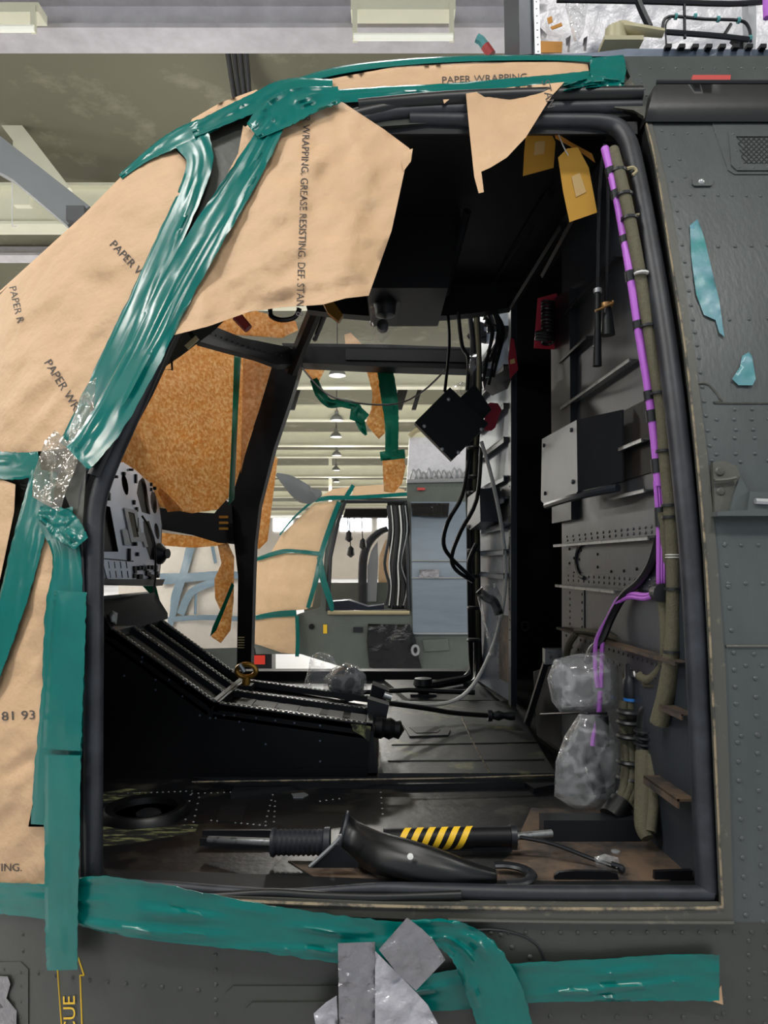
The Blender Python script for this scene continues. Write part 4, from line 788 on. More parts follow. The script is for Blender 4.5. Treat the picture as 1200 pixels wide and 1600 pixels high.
# white rag / fitting in the tray, connector block at end of console
tag(bag_mb([(170, 962), (176, 954), (184, 958), (182, 976), (172, 974)], 2.2, .02, 3).build('rag', 'white'), 'small white rag lying at the upper end of the centre console', 'rag')
o = thing('console_lever', 'gold and black ring lever at the knee of the centre console', 'lever')
MB().tube([P(385+15*math.cos(a*.6283), 1048+10*math.sin(a*.6283), 2.5) for a in range(10)], .009, 8, closed=True, sm=2).build('ring_handle', 'gold', o)
MB().tube([P(385, 1058, 2.5), P(384, 1072, 2.5)], .014, 8, sm=0).build('lever_stem', 'gold', o); MB().tube([P(374, 1038, 2.46), P(382, 1050, 2.46)], .008, 8, sm=0).build('lever_bolt', 'alloy', o)
MB().box(P(381, 1074, 2.5), (.06, .06, .02)).build('base_plate', 'dark_metal', o)
o = thing('mount_bracket', 'black angular bracket with cable plug at the aft end of the centre console', 'bracket')
MB().prism([P(574, 1092, 2.3), P(608, 1102, 2.3), P(602, 1132, 2.3), P(574, 1130, 2.3)], (0, .06, 0)).build('bracket_plate', 'dark_metal', o)
MB().prism([P(582, 1070, 2.45), P(608, 1080, 2.45), P(600, 1104, 2.45), P(576, 1098, 2.45)], (0, .08, 0)).build('plug_body', 'black', o)
MB().tube([P(600, 1086, 2.4), P(612, 1090, 2.4)], .012, 10, sm=0).build('plug_tip', 'alloy', o)
mb = MB(); mb.lathe(P(586, 1136, 2.25), (1, 0, -.1), [(.001, 0), (.03, .0), (.034, .02), (.028, .03), (.034, .045), (.026, .06), (.03, .075), (.001, .09)], 14); mb.build('ribbed_gland', 'rubber_dark', o)
tag(MB().tube([P(602, 1098, 2.5), P(660, 1106, 2.6), P(710, 1114, 2.7), P(762, 1118, 2.75)], .009, 8).build('cable', 'cable'), 'black cable running aft from the console bracket to a threaded plug', 'cable')
mb = MB(); mb.lathe(P(762, 1118, 2.75), (1, 0, 0), [(.01, 0), (.022, .0), (.022, .015), (.014, .02), (.02, .04), (.012, .06), (.018, .08), (.018, .1), (.001, .1)], 12); tag(mb.build('cable_plug', 'dark_metal'), 'threaded dark metal plug at the foot of the far bulkhead', 'plug')
# far floor items
o = thing('pedestal_mount', 'dark round-topped mount on the floor by the far sill', 'mount')
MB().lathe(P(661, 1070, 3.4), (0, 0, 1), [(.02, -.05), (.03, -.02), (.045, .0), (.04, .03), (.001, .035)], 14).build('mount_cap', 'dark_metal', o); MB().box(P(661, 1086, 3.4), (.12, .08, .02)).build('foot', 'dark_metal', o)
tag(MB().tube([P(668, 1072, 3.5), P(700, 1066, 3.6), P(728, 1060, 3.7), P(738, 1046, 3.75)], .022, 8).build('hose', 'cable'), 'dark hose lying along the far door sill', 'hose')
tag(MB().tube([on_z(560, 1082, .99), on_z(640, 1078, .99), on_z(742, 1082, .99)], .012, 6, sm=0).build('floor_rod', 'dark_metal'), 'dark rod lying across the far cockpit floor', 'rod')

# ================================================================= cables
def cab(pts, r, m, label, name='cable', cat='cable', group=None, seg=8): return tag(MB().tube([P(*p) for p in pts], r, seg).build(name, m), label, cat, group)
cab([(700, 490, 2.9), (702, 540, 2.9), (695, 612, 2.85)], .006, 'cable', 'straight black cable from the overhead down to the black plate, left one')
cab([(716, 488, 2.9), (722, 540, 2.95), (732, 560, 3), (730, 610, 3)], .008, 'cable', 'thicker black cable hanging right of the plate cable')
cab([(472, 575, 3.4), (510, 615, 3.35), (560, 630, 3.3), (620, 631, 3.25), (660, 612, 3.1), (696, 578, 2.9)], .004, 'cable', 'thin black cord sagging across the far doorway', 'cord', 'cord')
cab([(732, 720, 3.2), (722, 775, 3.15), (700, 815, 3.1), (693, 850, 3.1), (708, 875, 3.15), (740, 905, 3.3)], .009, 'cable', 'outer black cable looping forward in the far doorway')
cab([(752, 700, 3.2), (745, 780, 3.15), (720, 830, 3.15), (706, 868, 3.15), (712, 890, 3.2), (738, 908, 3.3)], .009, 'cable', 'inner black cable looping beside the outer loop')
cab([(735, 905, 3.4), (733, 880, 3.4), (740, 860, 3.4), (745, 850, 3.4)], .013, 'cable', 'thick short black hose bend by the far frame')
o = thing('cable_loom', 'bundle of dark cables running down the far door frame', 'cable loom', None)
for i, (dx, r, m) in enumerate(((0, .012, 'cable'), (5, .009, 'cable'), (9, .012, 'olive'), (-4, .007, 'cable'), (13, .007, 'cable'))):
    MB().tube([P(736+dx+(3 if i % 2 else -2), 488, 3.3), P(740+dx*.8, 560, 3.35), P(737+dx, 640, 3.4), P(733+dx*.9, 740, 3.5), P(735+dx, 840, 3.55), P(736+dx, 930, 3.6), P(738+dx, 1020, 3.65), P(742+dx, 1052, 3.7)], r, 8).build('cable', m, o)
for y in (525, 700, 745, 770, 823, 860, 900, 950, 1000): MB().lathe(P(740, y, 3.45), (0, 0, 1), [(.03, -.008), (.034, 0), (.03, .008)], 10).build('cable_tie', 'tie', o)
cab([(728, 1070, 3.3), (742, 1064, 3.4), (744, 1040, 3.5), (744, 1000, 3.5)], .014, 'cable', 'black hose curving down to the sill beneath the loom', 'hose', 'hose')
cab([(752, 690, 3.0), (768, 745, 3.0), (785, 830, 3.05), (790, 910, 3.05), (778, 985, 3.05), (752, 1050, 3.0), (722, 1088, 2.9), (680, 1101, 2.8), (620, 1097, 2.6)], .008, 'white', 'long white-grey cable draped down the far bulkhead to the floor')
# near loom on bulkhead side
purp = [(945, 232, 1.72), (962, 300, 1.68), (975, 370, 1.65), (985, 430, 1.62), (1000, 530, 1.6), (1012, 600, 1.59), (1022, 680, 1.58), (1029, 760, 1.57), (1033, 830, 1.57), (1033, 900, 1.57), (1034, 920, 1.58)]
oliv = [(958, 235, 1.72), (975, 300, 1.66), (989, 370, 1.63), (1000, 430, 1.61), (1012, 500, 1.59), (1026, 590, 1.57), (1034, 640, 1.56), (1040, 720, 1.55), (1048, 800, 1.54), (1052, 870, 1.54), (1052, 960, 1.54), (1050, 1020, 1.54), (1042, 1080, 1.56), (1030, 1130, 1.58)]
o = thing('purple_cable_loom', 'purple cable loom with black wraps running down beside the door frame', 'cable loom')
MB().tube([P(*p) for p in purp[:8]], .0095, 10).build('sheath', 'purple', o)
for dx in (-4, 0, 4): MB().tube([P(x+dx, y, Y) for x, y, Y in [(1028, 752, 1.57), (1031, 790, 1.57)]+purp[8:]], .0052, 8).build('wire', 'purple', o)
for dx in (-2, 3): MB().tube([P(1034, 922, 1.58), P(1010, 932+dx, 1.66), P(985, 930+dx, 1.75), P(966, 938+dx, 1.8), P(950, 965, 1.85), P(936+dx*2, 1000, 1.86), P(934+dx*2, 1040, 1.82), P(936+dx, 1075, 1.8)], .0055, 8).build('branch_wire', 'purple', o)
for (y, h) in ((270, 14), (305, 14), (375, 12), (432, 16), (508, 12), (618, 14), (650, 18), (728, 22), (808, 30)):
    for i in range(len(purp)-1):
        if purp[i][1] <= y <= purp[i+1][1]:
            t = (y-purp[i][1])/(purp[i+1][1]-purp[i][1]); x = purp[i][0]*(1-t)+purp[i+1][0]*t; Y = purp[i][2]*(1-t)+purp[i+1][2]*t; s_ = (purp[i+1][0]-purp[i][0])/(purp[i+1][1]-purp[i][1])
            MB().tube([P(x-s_*h/2, y-h/2, Y), P(x+s_*h/2, y+h/2, Y)], .0125, 10, sm=0).build('black_wrap', 'tie', o)
mb = MB(); mb.lathe(P(1032, 926, 1.57), (0, -1, 0), [(.001, -.02), (.02, -.015), (.02, .012), (.001, .015)], 10); mb.build('black_wrap', 'tie', o)
o = thing('black_cable_branch', 'black sleeved branch crossing the bulkhead from the purple loom', 'cable')
MB().tube([P(1030, 840, 1.6), P(1018, 880, 1.64), P(1000, 908, 1.7), P(975, 930, 1.78), P(955, 965, 1.84), P(940, 1000, 1.86), P(925, 1015, 1.86), P(918, 1035, 1.84)], .010, 8).build('sleeve', 'cable', o)
o = thing('olive_conduit', 'thick olive braided conduit clipped inside the right door frame', 'conduit')
MB().tube([P(*p) for p in oliv], [.0135]*8+[.0145, .015, .015, .017, .019, .02], 12).build('sleeve', 'olive', o)
MB().tube([P(1036, 800, 1.56), P(1040, 860, 1.57), P(1036, 920, 1.58), P(1040, 1000, 1.57), P(1036, 1040, 1.6), P(1015, 1062, 1.66), P(1000, 1056, 1.7)], .0115, 10).build('second_sleeve', 'olive', o)
MB().tube([P(1052, 1000, 1.55), P(1046, 1040, 1.58), P(1030, 1066, 1.64), P(1008, 1068, 1.69)], .010, 10).build('third_sleeve', 'olive', o)
for (x, y) in ((966, 268), (978, 305), (990, 342), (1002, 428), (1018, 510), (1031, 615), (1044, 705), (1048, 790), (1052, 808), (1052, 920), (1050, 1018)):
    for i in range(len(oliv)-1):
        if oliv[i][1] <= y <= oliv[i+1][1]:
            t = (y-oliv[i][1])/(oliv[i+1][1]-oliv[i][1]); X = oliv[i][0]*(1-t)+oliv[i+1][0]*t; Y = oliv[i][2]*(1-t)+oliv[i+1][2]*t
            MB().tube([P(X, y-2, Y), P(X, y+2, Y)], .0195, 10, sm=0).build('cable_tie', 'tie', o)
for (x, y, Y) in ((985, 268, 1.7), (996, 342, 1.66), (1030, 517, 1.6), (1066, 1020, 1.54)): MB().tube([P(x-6, y-4, Y), P(x+4, y-6, Y), P(x+9, y, Y), P(x+3, y+6, Y)], .004, 6).build('saddle_clip', 'clip', o)
for y in (866, 870): MB().tube([P(1052, y, 1.54), P(1052, y+1.5, 1.54)], .0165, 10, sm=0).build('white_band', 'white', o)
for (x, y) in ((1002, 426), (1036, 627)): MB().tube([P(x, y, 1.6), P(x, y+2.5, 1.6)], .016, 10, sm=0).build('white_band', 'white', o)
# lower looms
o = thing('elbow_conduit', 'dark ribbed conduit with elbow and olive sleeves standing in the right rear corner', 'conduit')
MB().tube([P(1020, 1105, 1.7), P(1010, 1115, 1.72), P(1008, 1150, 1.72), P(1008, 1180, 1.7)], [.014, .02, .021, .021], 12).build('elbow', 'rubber_dark', o)
MB().tube([P(1008, 1175, 1.7), P(1008, 1240, 1.66), P(1006, 1290, 1.62), P(1012, 1310, 1.6)], [.022, .023, .02, .014], 12).build('sleeve', 'olive', o)
MB().tube([P(1018, 1180, 1.68), P(1022, 1240, 1.64), P(1016, 1300, 1.6)], .013, 10).build('sleeve', 'olive', o)
for y in (1140, 1150, 1160, 1205, 1235): MB().tube([P(1008, y, 1.7), P(1008, y+3, 1.7)], .0255, 12, sm=0).build('cable_tie', 'tie', o)
o = thing('corner_cable_loom', 'olive cable bundle bound with black ties dropping behind the bag in the corner', 'cable loom')
for (dx, r) in ((0, .014), (12, .012), (-10, .012), (20, .008)): MB().tube([P(985+dx, 1095, 1.78), P(984+dx*.8, 1150, 1.77), P(988+dx, 1200, 1.75), P(980+dx*.7, 1240, 1.73), P(968+dx*.8, 1268, 1.7)], r, 10).build('sleeve', 'olive', o)
for y in (1112, 1128, 1150, 1190, 1215, 1240): MB().lathe(P(987, y, 1.76), (0, 0, 1), [(.033, -.005), (.037, 0), (.033, .005)], 12).build('cable_tie', 'tie', o)
MB().tube([P(972, 1255, 1.72), P(955, 1278, 1.7)], .03, 12, sm=0).build('end_boot', 'rubber_dark', o)
o = thing('plug_connector', 'brown threaded connector with blue ring and white-tagged wires, right corner', 'connector')
MB().lathe(P(987, 1092, 1.78), (0, 0, 1), [(.001, -.0), (.018, 0), (.021, .005), (.021, .045), (.017, .05), (.016, .085), (.001, .09)], 14).build('connector_body', 'clip', o).data.materials[0] = M['dark_metal']
MB().lathe(P(987, 1092, 1.78), (0, 0, 1), [(.02, -.004), (.02, .004)], 14).build('blue_ring', 'blue', o)
mb = MB()
for i in range(7): mb.tube([P(985+i, 1052, 1.78), P(992+i*2, 1040+i*3, 1.76), P(1020, 1050+i*4, 1.7), P(1040, 1046+i*3, 1.64), P(1050, 1010, 1.6)], .005, 6)
mb.build('wires', 'olive', o)
MB().tube([P(996, 1054, 1.74), P(1008, 1048, 1.72)], .013, 10, sm=0).build('white_tag', 'white', o)
cab([(900, 985, 2.1), (930, 988, 1.98), (962, 998, 1.88), (975, 1010, 1.85), (977, 1050, 1.83), (980, 1100, 1.8)], .008, 'olive', 'thin olive pipe along the bulkhead ledge turning down to the corner', 'pipe', 'pipe')
cab([(885, 1025, 2.2), (890, 1005, 2.15), (900, 990, 2.1)], .01, 'olive', 'short olive hose stub at the left end of the bulkhead ledge', 'hose', 'hose')
# hanging plugs at upper right
for (nm, lab, pts, b0, b1, r) in (('slim', 'slim black plug with long boot hanging in the doorway corner, the left of two', [(945, 225, 1.75), (937, 300, 1.78), (934, 450, 1.78)], (934, 455), (933, 572), .011),
                       ('thick', 'stubby thick black plug hanging beside the slim one', [(950, 250, 1.76), (950, 340, 1.78), (947, 470, 1.79)], (948, 478), (950, 524), .017)):
    o = thing('hanging_plug', lab, 'plug')
    MB().tube([P(*p) for p in pts], .0045, 6).build('cable', 'cable', o)
    MB().tube([P(*b0, 1.78), P(b0[0]*.5+b1[0]*.5, (b0[1]+b1[1])/2, 1.78), P(*b1, 1.78)], [r*.6, r*.8, r], 12, sm=2).build('boot', 'rubber_dark', o)
    MB().lathe(P(b0[0], b0[1], 1.78), (0, 0, 1), [(.001, -.004), (r*.9, -.004), (r*.9, .006), (.001, .01)], 10).build('ferrule', 'alloy' if nm == 'slim' else 'brass', o)
mb = MB(); mb.tube([P(930, 486, 1.765), P(940, 482, 1.765), P(956, 474, 1.765)], .003, 6); mb.dome(P(957, 473, 1.765), (1, 0, 0), .006); tag(mb.build('brass_clip', 'brass'), 'small brass clip on the hanging plugs', 'clip')
# coil cord + red card
def card(poly, Y, label, m='red', name='warning_card', cat='card', lab=None, hole=None, labm='label', bend=.0):
    o = thing(name, label, cat)
    D = (lambda x, y: Y+bend*math.sin((y-poly[0][1])/60)) if not callable(Y) else Y
    MB().patch(poly, D, .0012, 8).build('card', m, o, ang=60)
    if lab: MB().patch(lab, lambda x, y: D(x, y)-.0015, .0008, 6).build('sticker', labm, o)
    return o
card([(840, 466), (870, 458), (876, 500), (866, 546), (834, 544)], 2.35, 'red warning card behind the coiled cord', hole=None)
card([(798, 528), (803, 530), (810, 578), (797, 592), (794, 560)], 2.85, 'red tag hanging edge-on at the far bulkhead edge', lab=[(797, 562), (804, 560), (805, 567), (797, 569)])
card([(757, 634), (766, 629), (778, 630), (784, 640), (778, 655), (774, 668), (768, 673), (757, 673)], 3.05, 'dark red tag behind the black plate')
pts = []
for i in range(120):
    a = i*.62; y = 470+i*.56; pts.append((856+9*math.cos(a), y+4*math.sin(a), 2.3+.02*math.sin(a)))
cab(pts, .0045, 'cable', 'coiled black cord hanging in front of the red card', 'coiled_cord', 'cord', seg=6)
cab([(846+i*.0+8*math.cos(i*.7), 518+i*.5, 2.28) for i in range(30)], .006, 'cable', 'lower loop of coiled black cord beside the red card', 'coiled_cord', 'cord', seg=6)
o = card([(822, 206), (860, 206), (868, 222), (865, 262), (817, 275), (819, 240)], 1.95, 'yellow tag behind, square bottom, left of the two tags', 'yellow', 'paper_tag', 'tag', [(836, 222), (852, 220), (850, 240), (834, 243)], bend=.01)
o = card([(872, 246), (886, 232), (903, 230), (920, 262), (933, 332), (890, 347), (880, 300)], 1.85, 'yellow luggage tag with pale sticker hanging in front at upper right', 'yellow', 'paper_tag', 'tag', [(893, 276), (906, 270), (916, 300), (900, 308)], bend=.015)
MB().tube([P(888, 243, 1.84), P(880, 228, 1.84), P(872, 208, 1.84)], .0015, 5).build('string', 'white', o)
card([(866, 206), (892, 222), (925, 240), (930, 254), (905, 236), (868, 216)], 1.9, 'narrow tan strap crossing above the front yellow tag', 'orange', 'strap', 'strap')
# black plate
o = thing('black_cover_plate', 'square black equipment plate hanging tilted from cables in the far doorway', 'plate')
pp = [(648, 660), (703, 605), (763, 662), (706, 719)]
MB().prism([P(x, y, 2.85) for x, y in pp], (0, .05, 0)).build('plate', 'black', o); MB().prism([P(x, y, 2.9) for x, y in ((718, 622), (742, 600), (768, 640), (748, 662))], (0, .04, 0)).build('rear_box', 'black', o)
for x, y in ((701, 624), (663, 666), (691, 702), (716, 707), (752, 671)): MB().dome(P(x, y, 2.85), (0, -1, 0), .008).build('screw', 'alloy', o)
tag(MB().tube([P(422, 482, 2.7), P(424, 494, 2.7), P(440, 500, 2.7), P(460, 496, 2.7), P(468, 482, 2.7)], .009, 8).build('grab_handle', 'cable'), 'black curved grab handle peeking below the large paper flap', 'handle')
tag(MB().prism([P(504, 472, 2.6), P(520, 470, 2.6), P(536, 492, 2.6), P(529, 502, 2.6), P(512, 488, 2.6)], (0, .03, 0)).build('gold_bracket', 'gold'), 'small gold-brown bracket hanging below the flap by the overhead panel', 'bracket')
tag(MB().tube([P(370, 494, 2.5), P(388, 514, 2.5)], [.018, .016], 12, sm=0).build('red_canister', 'red2'), 'short dark red cylinder under the flap above the windscreen arch', 'cylinder')
tag(MB().prism([P(288, 540, 1.9), P(306, 524, 1.9), P(310, 529, 1.9), P(293, 545, 1.9)], (0, .01, 0)).build('metal_clip', 'clip'), 'small tan metal clip at the corner of the windscreen frame', 'clip')
tag(MB().tube([P(264, 555, 1.85), P(256, 577, 1.85), P(269, 578, 1.85), P(268, 560, 1.85)], .003, 6, sm=0).build('wire_hook', 'dark_metal'), 'small dark triangular hook on the left door pillar', 'hook')
# far bulkhead fittings
mb = MB(); random.seed(11)
for i in range(14): x = 752+random.random()*40; y = 490+random.random()*110; MB().box(P(x, y, FB(x)-.06), (.02+.03*random.random(), .03, .02+.04*random.random()), Matrix.Rotation(random.random()*2, 3, 'Y')).build('terminal_block', 'dark_metal', heli)
for i in range(8): x = 755+random.random()*30; MB().tube([P(x, 480+i*4, 2.95), P(x+10, 520, 2.95), P(x-4, 560+i*6, 2.95)], .006, 5).build('bulkhead_wire', 'dark_metal', heli)
MB().prism([P(762, 592, 3.0), P(795, 575, 2.9), P(800, 590, 2.9), P(775, 602, 3.0)], (0, .1, -.02)).build('dark_bracket', 'dark_metal', heli)
# strut left of the bagged connector
o = thing('folding_strut', 'black slotted arm leaning at the foot of the passage', 'strut')
MB().prism([P(820, 1130, 2.5), P(856, 1016, 2.4), P(864, 1018, 2.4), P(828, 1136, 2.5)], (0, .02, 0)).build('arm', 'dark_metal', o)
MB().prism([P(823, 1124, 2.49), P(833, 1090, 2.45), P(836, 1091, 2.45), P(827, 1127, 2.49)], (0, .002, 0)).build('slot', 'liner', o)
MB().box(P(864, 1025, 2.42), (.06, .04, .05)).build('hinge_block', 'rail', o)
MB().prism([P(834, 1050, 2.55), P(880, 1035, 2.45), P(880, 1180, 2.3), P(840, 1150, 2.5)], (0, .01, 0)).build('side_plate', 'black', o)

# ================================================================= things on the near floor
o = thing('grip_handle', 'black ribbed rubber grip lying on the rail at the front of the floor', 'handle')
g0 = on_z(424, 1316, FZ+.045); L_ = on_z(516, 1314, FZ+.045).x-g0.x; prof = [(.012, 0), (.028, .0), (.03, .006)]
for i in range(9): prof += [(.0245, .012+i*(L_-.03)/9), (.0275, .012+(i+.5)*(L_-.03)/9)]
prof += [(.0245, L_-.016), (.031, L_-.012), (.031, L_), (.012, L_)]
MB().lathe(g0, (1, 0, 0), prof, 22).build('grip', 'rubber', o); MB().tube([on_z(326, 1312, FZ+.03), g0+Vector((.01, 0, 0))], .008, 10, sm=0).build('rod', 'rail', o)
o = thing('hazard_tube', 'black tube with yellow hazard bands lying behind the rubber boot', 'tube')
a = on_z(600, 1312, FZ+.05); b = on_z(738, 1308, FZ+.05); MB().tube([a, b], .023, 18, sm=0).build('banded_sleeve', 'black', o)
mb = MB(); L_ = (b-a).length; d = (b-a).normalized()
for i in range(6):
    s0 = .045+i*.026; vs = []; n = 14
    for j in range(n+1):
        an = math.pi*(-.25+1.5*j/n); sh = -.055*(j/n)
        for w in (0, .014): q = a+d*(s0+sh+w); vs.append(q+Vector((0, -math.cos(an-.25*math.pi)*.0236, math.sin(an-.25*math.pi)*-.0236)))
    mb.add(vs, [(j*2, j*2+1, j*2+3, j*2+2) for j in range(n)])
mb.build('yellow_bands', 'yellow_l', o)
e = on_z(806, 1307, FZ+.05); MB().tube([b, e-Vector((.01, 0, 0))], .0215, 18, sm=0).build('plain_sleeve', 'black', o); MB().tube([e-Vector((.012, 0, 0)), e], .025, 18, sm=0).build('end_collar', 'dark_metal', o)
MB().tube([e, on_z(862, 1302, FZ+.05)], .008, 10, sm=0).build('push_rod', 'rail', o)
o = thing('pull_cable', 'thin black cable curving from the tube to the small bag', 'cable'); MB().tube([on_z(812, 1308, FZ+.05), on_z(862, 1318, FZ+.04), on_z(920, 1340, FZ+.02), on_z(966, 1356, FZ+.015)], .0045, 8).build('cable', 'cable', o); MB().tube([on_z(955, 1350, FZ+.02), on_z(972, 1356, FZ+.015), on_z(970, 1362, FZ+.01)], .006, 8).build('hook', 'dark_metal', o)
# rubber boot
o = thing('rubber_boot', 'limp black rubber gaiter lying on the floor behind the sill', 'gaiter')
bt = [(533, 1308, .052), (552, 1316, .044), (590, 1334, .046), (640, 1346, .046), (690, 1356, .04), (735, 1364, .03), (775, 1368, .018)]
mb = MB(); q = smooth([(x, y, r) for x, y, r in bt], 7); n = len(q); seg = 26; vs = []
for i, (x, y, r) in enumerate(q):
    c = on_z(x, y, FZ+.018+r*.62); a = q[max(0, i-1)]; bb = q[min(n-1, i+1)]; t = i/(n-1)
    for k in range(seg):
        an = 2*math.pi*k/seg; fold = 1+(.10*math.sin(3*an+t*5)+.05*math.sin(7*an+t*9))*min(1, t*4+.1)
        ry, rz = r*1.05, r*(.98-.35*t)
        vs.append(c+Vector((.25*r*math.sin(an)*(1-t)*1.1, -math.cos(an)*ry*fold*.8, math.sin(an)*rz*fold)))
mb.add(vs, [(i*seg+k, i*seg+(k+1) % seg, (i+1)*seg+(k+1) % seg, (i+1)*seg+k) for i in range(n-1) for k in range(seg)]+[tuple((n-1)*seg+k for k in range(seg))])
mb.build('boot_body', 'rubber_dark', o, ang=75)
mb = MB(); mb.tube([vs[k] for k in range(seg)], .004, 8, closed=True, sm=1); mb.build('boot_rim', 'rubber', o)
cab_c = on_z(786, 1366, FZ+.02)
mb = MB(); mb.tube([cab_c+Vector((.055*math.cos(a*.42-1.6), .045*math.sin(a*.42-1.6), 0)) for a in range(9)], .009, 8, squash=(1.3, 1.3, .7)); mb.build('horseshoe_clamp', 'dark_metal', o)
MB().lathe(P(641, 1338, 1.40), (0, -1, .2), [(.001, .004), (.006, .003), (.006, 0)], 10).build('white_mark', 'white', o)
MB().patch([(482, 1356), (520, 1318), (530, 1322), (560, 1348), (560, 1356)], lambda x, y: 1.475, .004, 10).build('fixing_plate', 'dark_metal', o)
MB().tube([P(484, 1354, 1.47), P(527, 1314, 1.47), P(531, 1304, 1.47)], .004, 6).build('bare_edge', 'rail', o)

# ================================================================= plastic bags
o = thing('connector_bag', 'large clear polythene bag tied at the middle around bulkhead connectors', 'plastic bag')
bag_mb([(912, 1113), (876, 1114), (862, 1096), (855, 1060), (866, 1030), (900, 1022), (940, 1018), (966, 1040), (968, 1080), (966, 1105), (935, 1114)], 1.80, .06, 6, seed=2).build('upper_bag', 'film', o, ang=80)
bag_mb([(905, 1115), (935, 1115), (950, 1122), (966, 1150), (968, 1200), (958, 1245), (930, 1266), (895, 1262), (866, 1244), (868, 1190), (882, 1150)], 1.75, .05, 6, amp=.012, seed=4).build('lower_bag', 'film', o, ang=80)
MB().tube([P(845, 1116, 1.95), P(905, 1114, 1.76), P(925, 1115, 1.75), P(948, 1114, 1.76)], .003, 6).build('tie', 'cable', o)
o = thing('bagged_plug', 'grey and brown plugs visible inside the large clear bag', 'plug')
MB().tube([P(938, 1080, 1.77), P(935, 1120, 1.77), P(926, 1160, 1.76), P(930, 1190, 1.76)], .006, 8).build('cable', 'purple', o)
MB().tube([P(940, 1118, 1.75), P(943, 1165, 1.75)], .016, 12, sm=0).build('grey_plug', 'dark_metal', o)
MB().tube([P(922, 1165, 1.76), P(924, 1185, 1.76), P(932, 1215, 1.75), P(938, 1240, 1.74)], [.01, .016, .018, .016], 12).build('brown_plug', 'dark_metal', o); MB().tube([P(926, 1197, 1.76), P(929, 1206, 1.76)], .0185, 12, sm=0).build('white_band', 'white', o)
tag(bag_mb([(745, 930), (752, 915), (775, 912), (785, 935), (782, 985), (776, 1025), (766, 1030), (758, 985)], 2.95, .04, 5, seed=7).build('small_bag', 'film'), 'narrow clear bag hanging at the foot of the far door frame', 'plastic bag')
tag(MB().tube([P(748, 922, 2.95), P(760, 934, 2.95), P(772, 940, 2.95), P(780, 960, 2.95)], .018, 8).build('bagged_hose', 'cable'), 'black hose inside the narrow clear bag', 'hose')
o = thing('overhead_bag', 'smoky clear bag over a black fitting hanging below the overhead panel', 'plastic bag')
bag_mb([(600, 372), (640, 356), (655, 380), (648, 420), (630, 450), (626, 476), (586, 466), (582, 450), (588, 410)], 2.55, .05, 6, seed=9).build('upper_bag', 'film_dark', o, ang=80)
bag_mb([(578, 466), (627, 466), (626, 505), (596, 536), (585, 530), (579, 500)], 2.55, .04, 6, seed=10).build('lower_bag', 'film_dark', o, ang=80)
bag_mb([(655, 388), (668, 386), (698, 418), (680, 426), (664, 415)], 2.5, .02, 6, seed=11).build('side_flap', 'film', o, ang=80)
mb = MB(); mb.lathe(P(602, 480, 2.56), (0, 0, 1), [(.001, -.04), (.035, -.03), (.04, .02), (.03, .05), (.001, .06)], 14); mb.lathe(P(598, 510, 2.56), (0, -1, 0), [(.001, -.02), (.02, -.015), (.02, .02), (.001, .025)], 12); mb.lathe(P(612, 420, 2.58), (.3, 0, 1), [(.001, -.1), (.03, -.08), (.025, .06), (.04, .1), (.001, .12)], 12)
mb.build('black_fitting', 'rubber_dark', o)
o = thing('floor_bag', 'grey translucent bag over a round dark gauge on the far side of the console', 'plastic bag')
bag_mb([(472, 1082), (480, 1050), (486, 1024), (500, 1018), (518, 1024), (528, 1040), (520, 1060), (528, 1088), (500, 1090)], 2.72, .06, 6, seed=12).build('upright_bag', 'film', o, ang=80)
bag_mb([(505, 1090), (506, 1060), (520, 1044), (540, 1035), (558, 1040), (572, 1055), (574, 1078), (560, 1092), (530, 1094)], 2.66, .08, 6, seed=13).build('round_bag', 'film', o, ang=80)
MB().lathe(P(541, 1068, 2.7), (.5, -1, .1), [(.001, -.04), (.06, -.03), (.065, .02), (.05, .025), (.001, .02)], 18).build('dark_gauge', 'bulk', o); MB().lathe(P(542, 1064, 2.64), (.5, -1, .1), [(.001, 0.002), (.03, .002), (.03, -.002)], 14).build('gauge_face', 'rubber_dark', o)
tag(bag_mb([(925, 1340), (945, 1334), (966, 1340), (972, 1368), (962, 1386), (940, 1382), (936, 1362)], 1.52, .02, 4, amp=.006, seed=15).build('small_bag', 'film'), 'small crumpled clear bag on the dusty floor by the right sill', 'plastic bag')
MB_ = MB(); MB_.lathe(P(962, 1338, 1.6), (0, 0, 1), [(.001, -.012), (.012, -.012), (.01, .012), (.001, .014)], 10); tag(MB_.build('clear_cap', 'alloy'), 'tiny shiny cap beside the small crumpled bag', 'cap')
tag(bag_mb([(732, 556), (745, 552), (750, 566), (742, 578), (736, 588), (730, 580)], 3.0, .02, 4, seed=16).build('small_bag', 'film'), 'little clear bag tied to the cables at the header', 'plastic bag')
tag(bag_mb([(704, 604), (720, 596), (732, 600), (730, 618), (712, 616)], 3.0, .02, 4, seed=17).build('small_bag', 'film'), 'little clear bag behind the top of the black plate', 'plastic bag')

# ================================================================= paper masking on the nose and roof
def paper(poly, label, depth=SK, off=.004, amp=.014, csc=1, seed=0, step=9, texts=(), th=.0008, extra=None, m='paper', name='paper_sheet', sgn=1):
    D = (lambda x, y: depth(x, y)-off)
    o = tag(MB().patch(poly, D, th, step, amp=amp, csc=csc, seed=seed, extra=extra).build(name, m, ang=75), label, 'paper')
    for t in texts: text(t[0], t[1], t[2], t[3], t[4], D, 'ink', o, amp=amp, csc=csc, seed=seed, extra=extra, sx=t[5] if len(t) > 5 else 1)
    return o
def flapx(x, y):
    d = max(0, min(1, min((x-(430-(y-190)*.66))/110, 1+(0 if y > 215 else -(215-y)/60)))); d = d*d*(3-2*d); return d*flapy(x, y)+.026
def creases(segs):
    def f(x, y):
        v = 0
        for (x0, y0, x1, y1, h, w) in segs:
            d = dseg(x, y, (x0, y0), (x1, y1)); v += h*math.exp(-d/w)
        return v
    return f
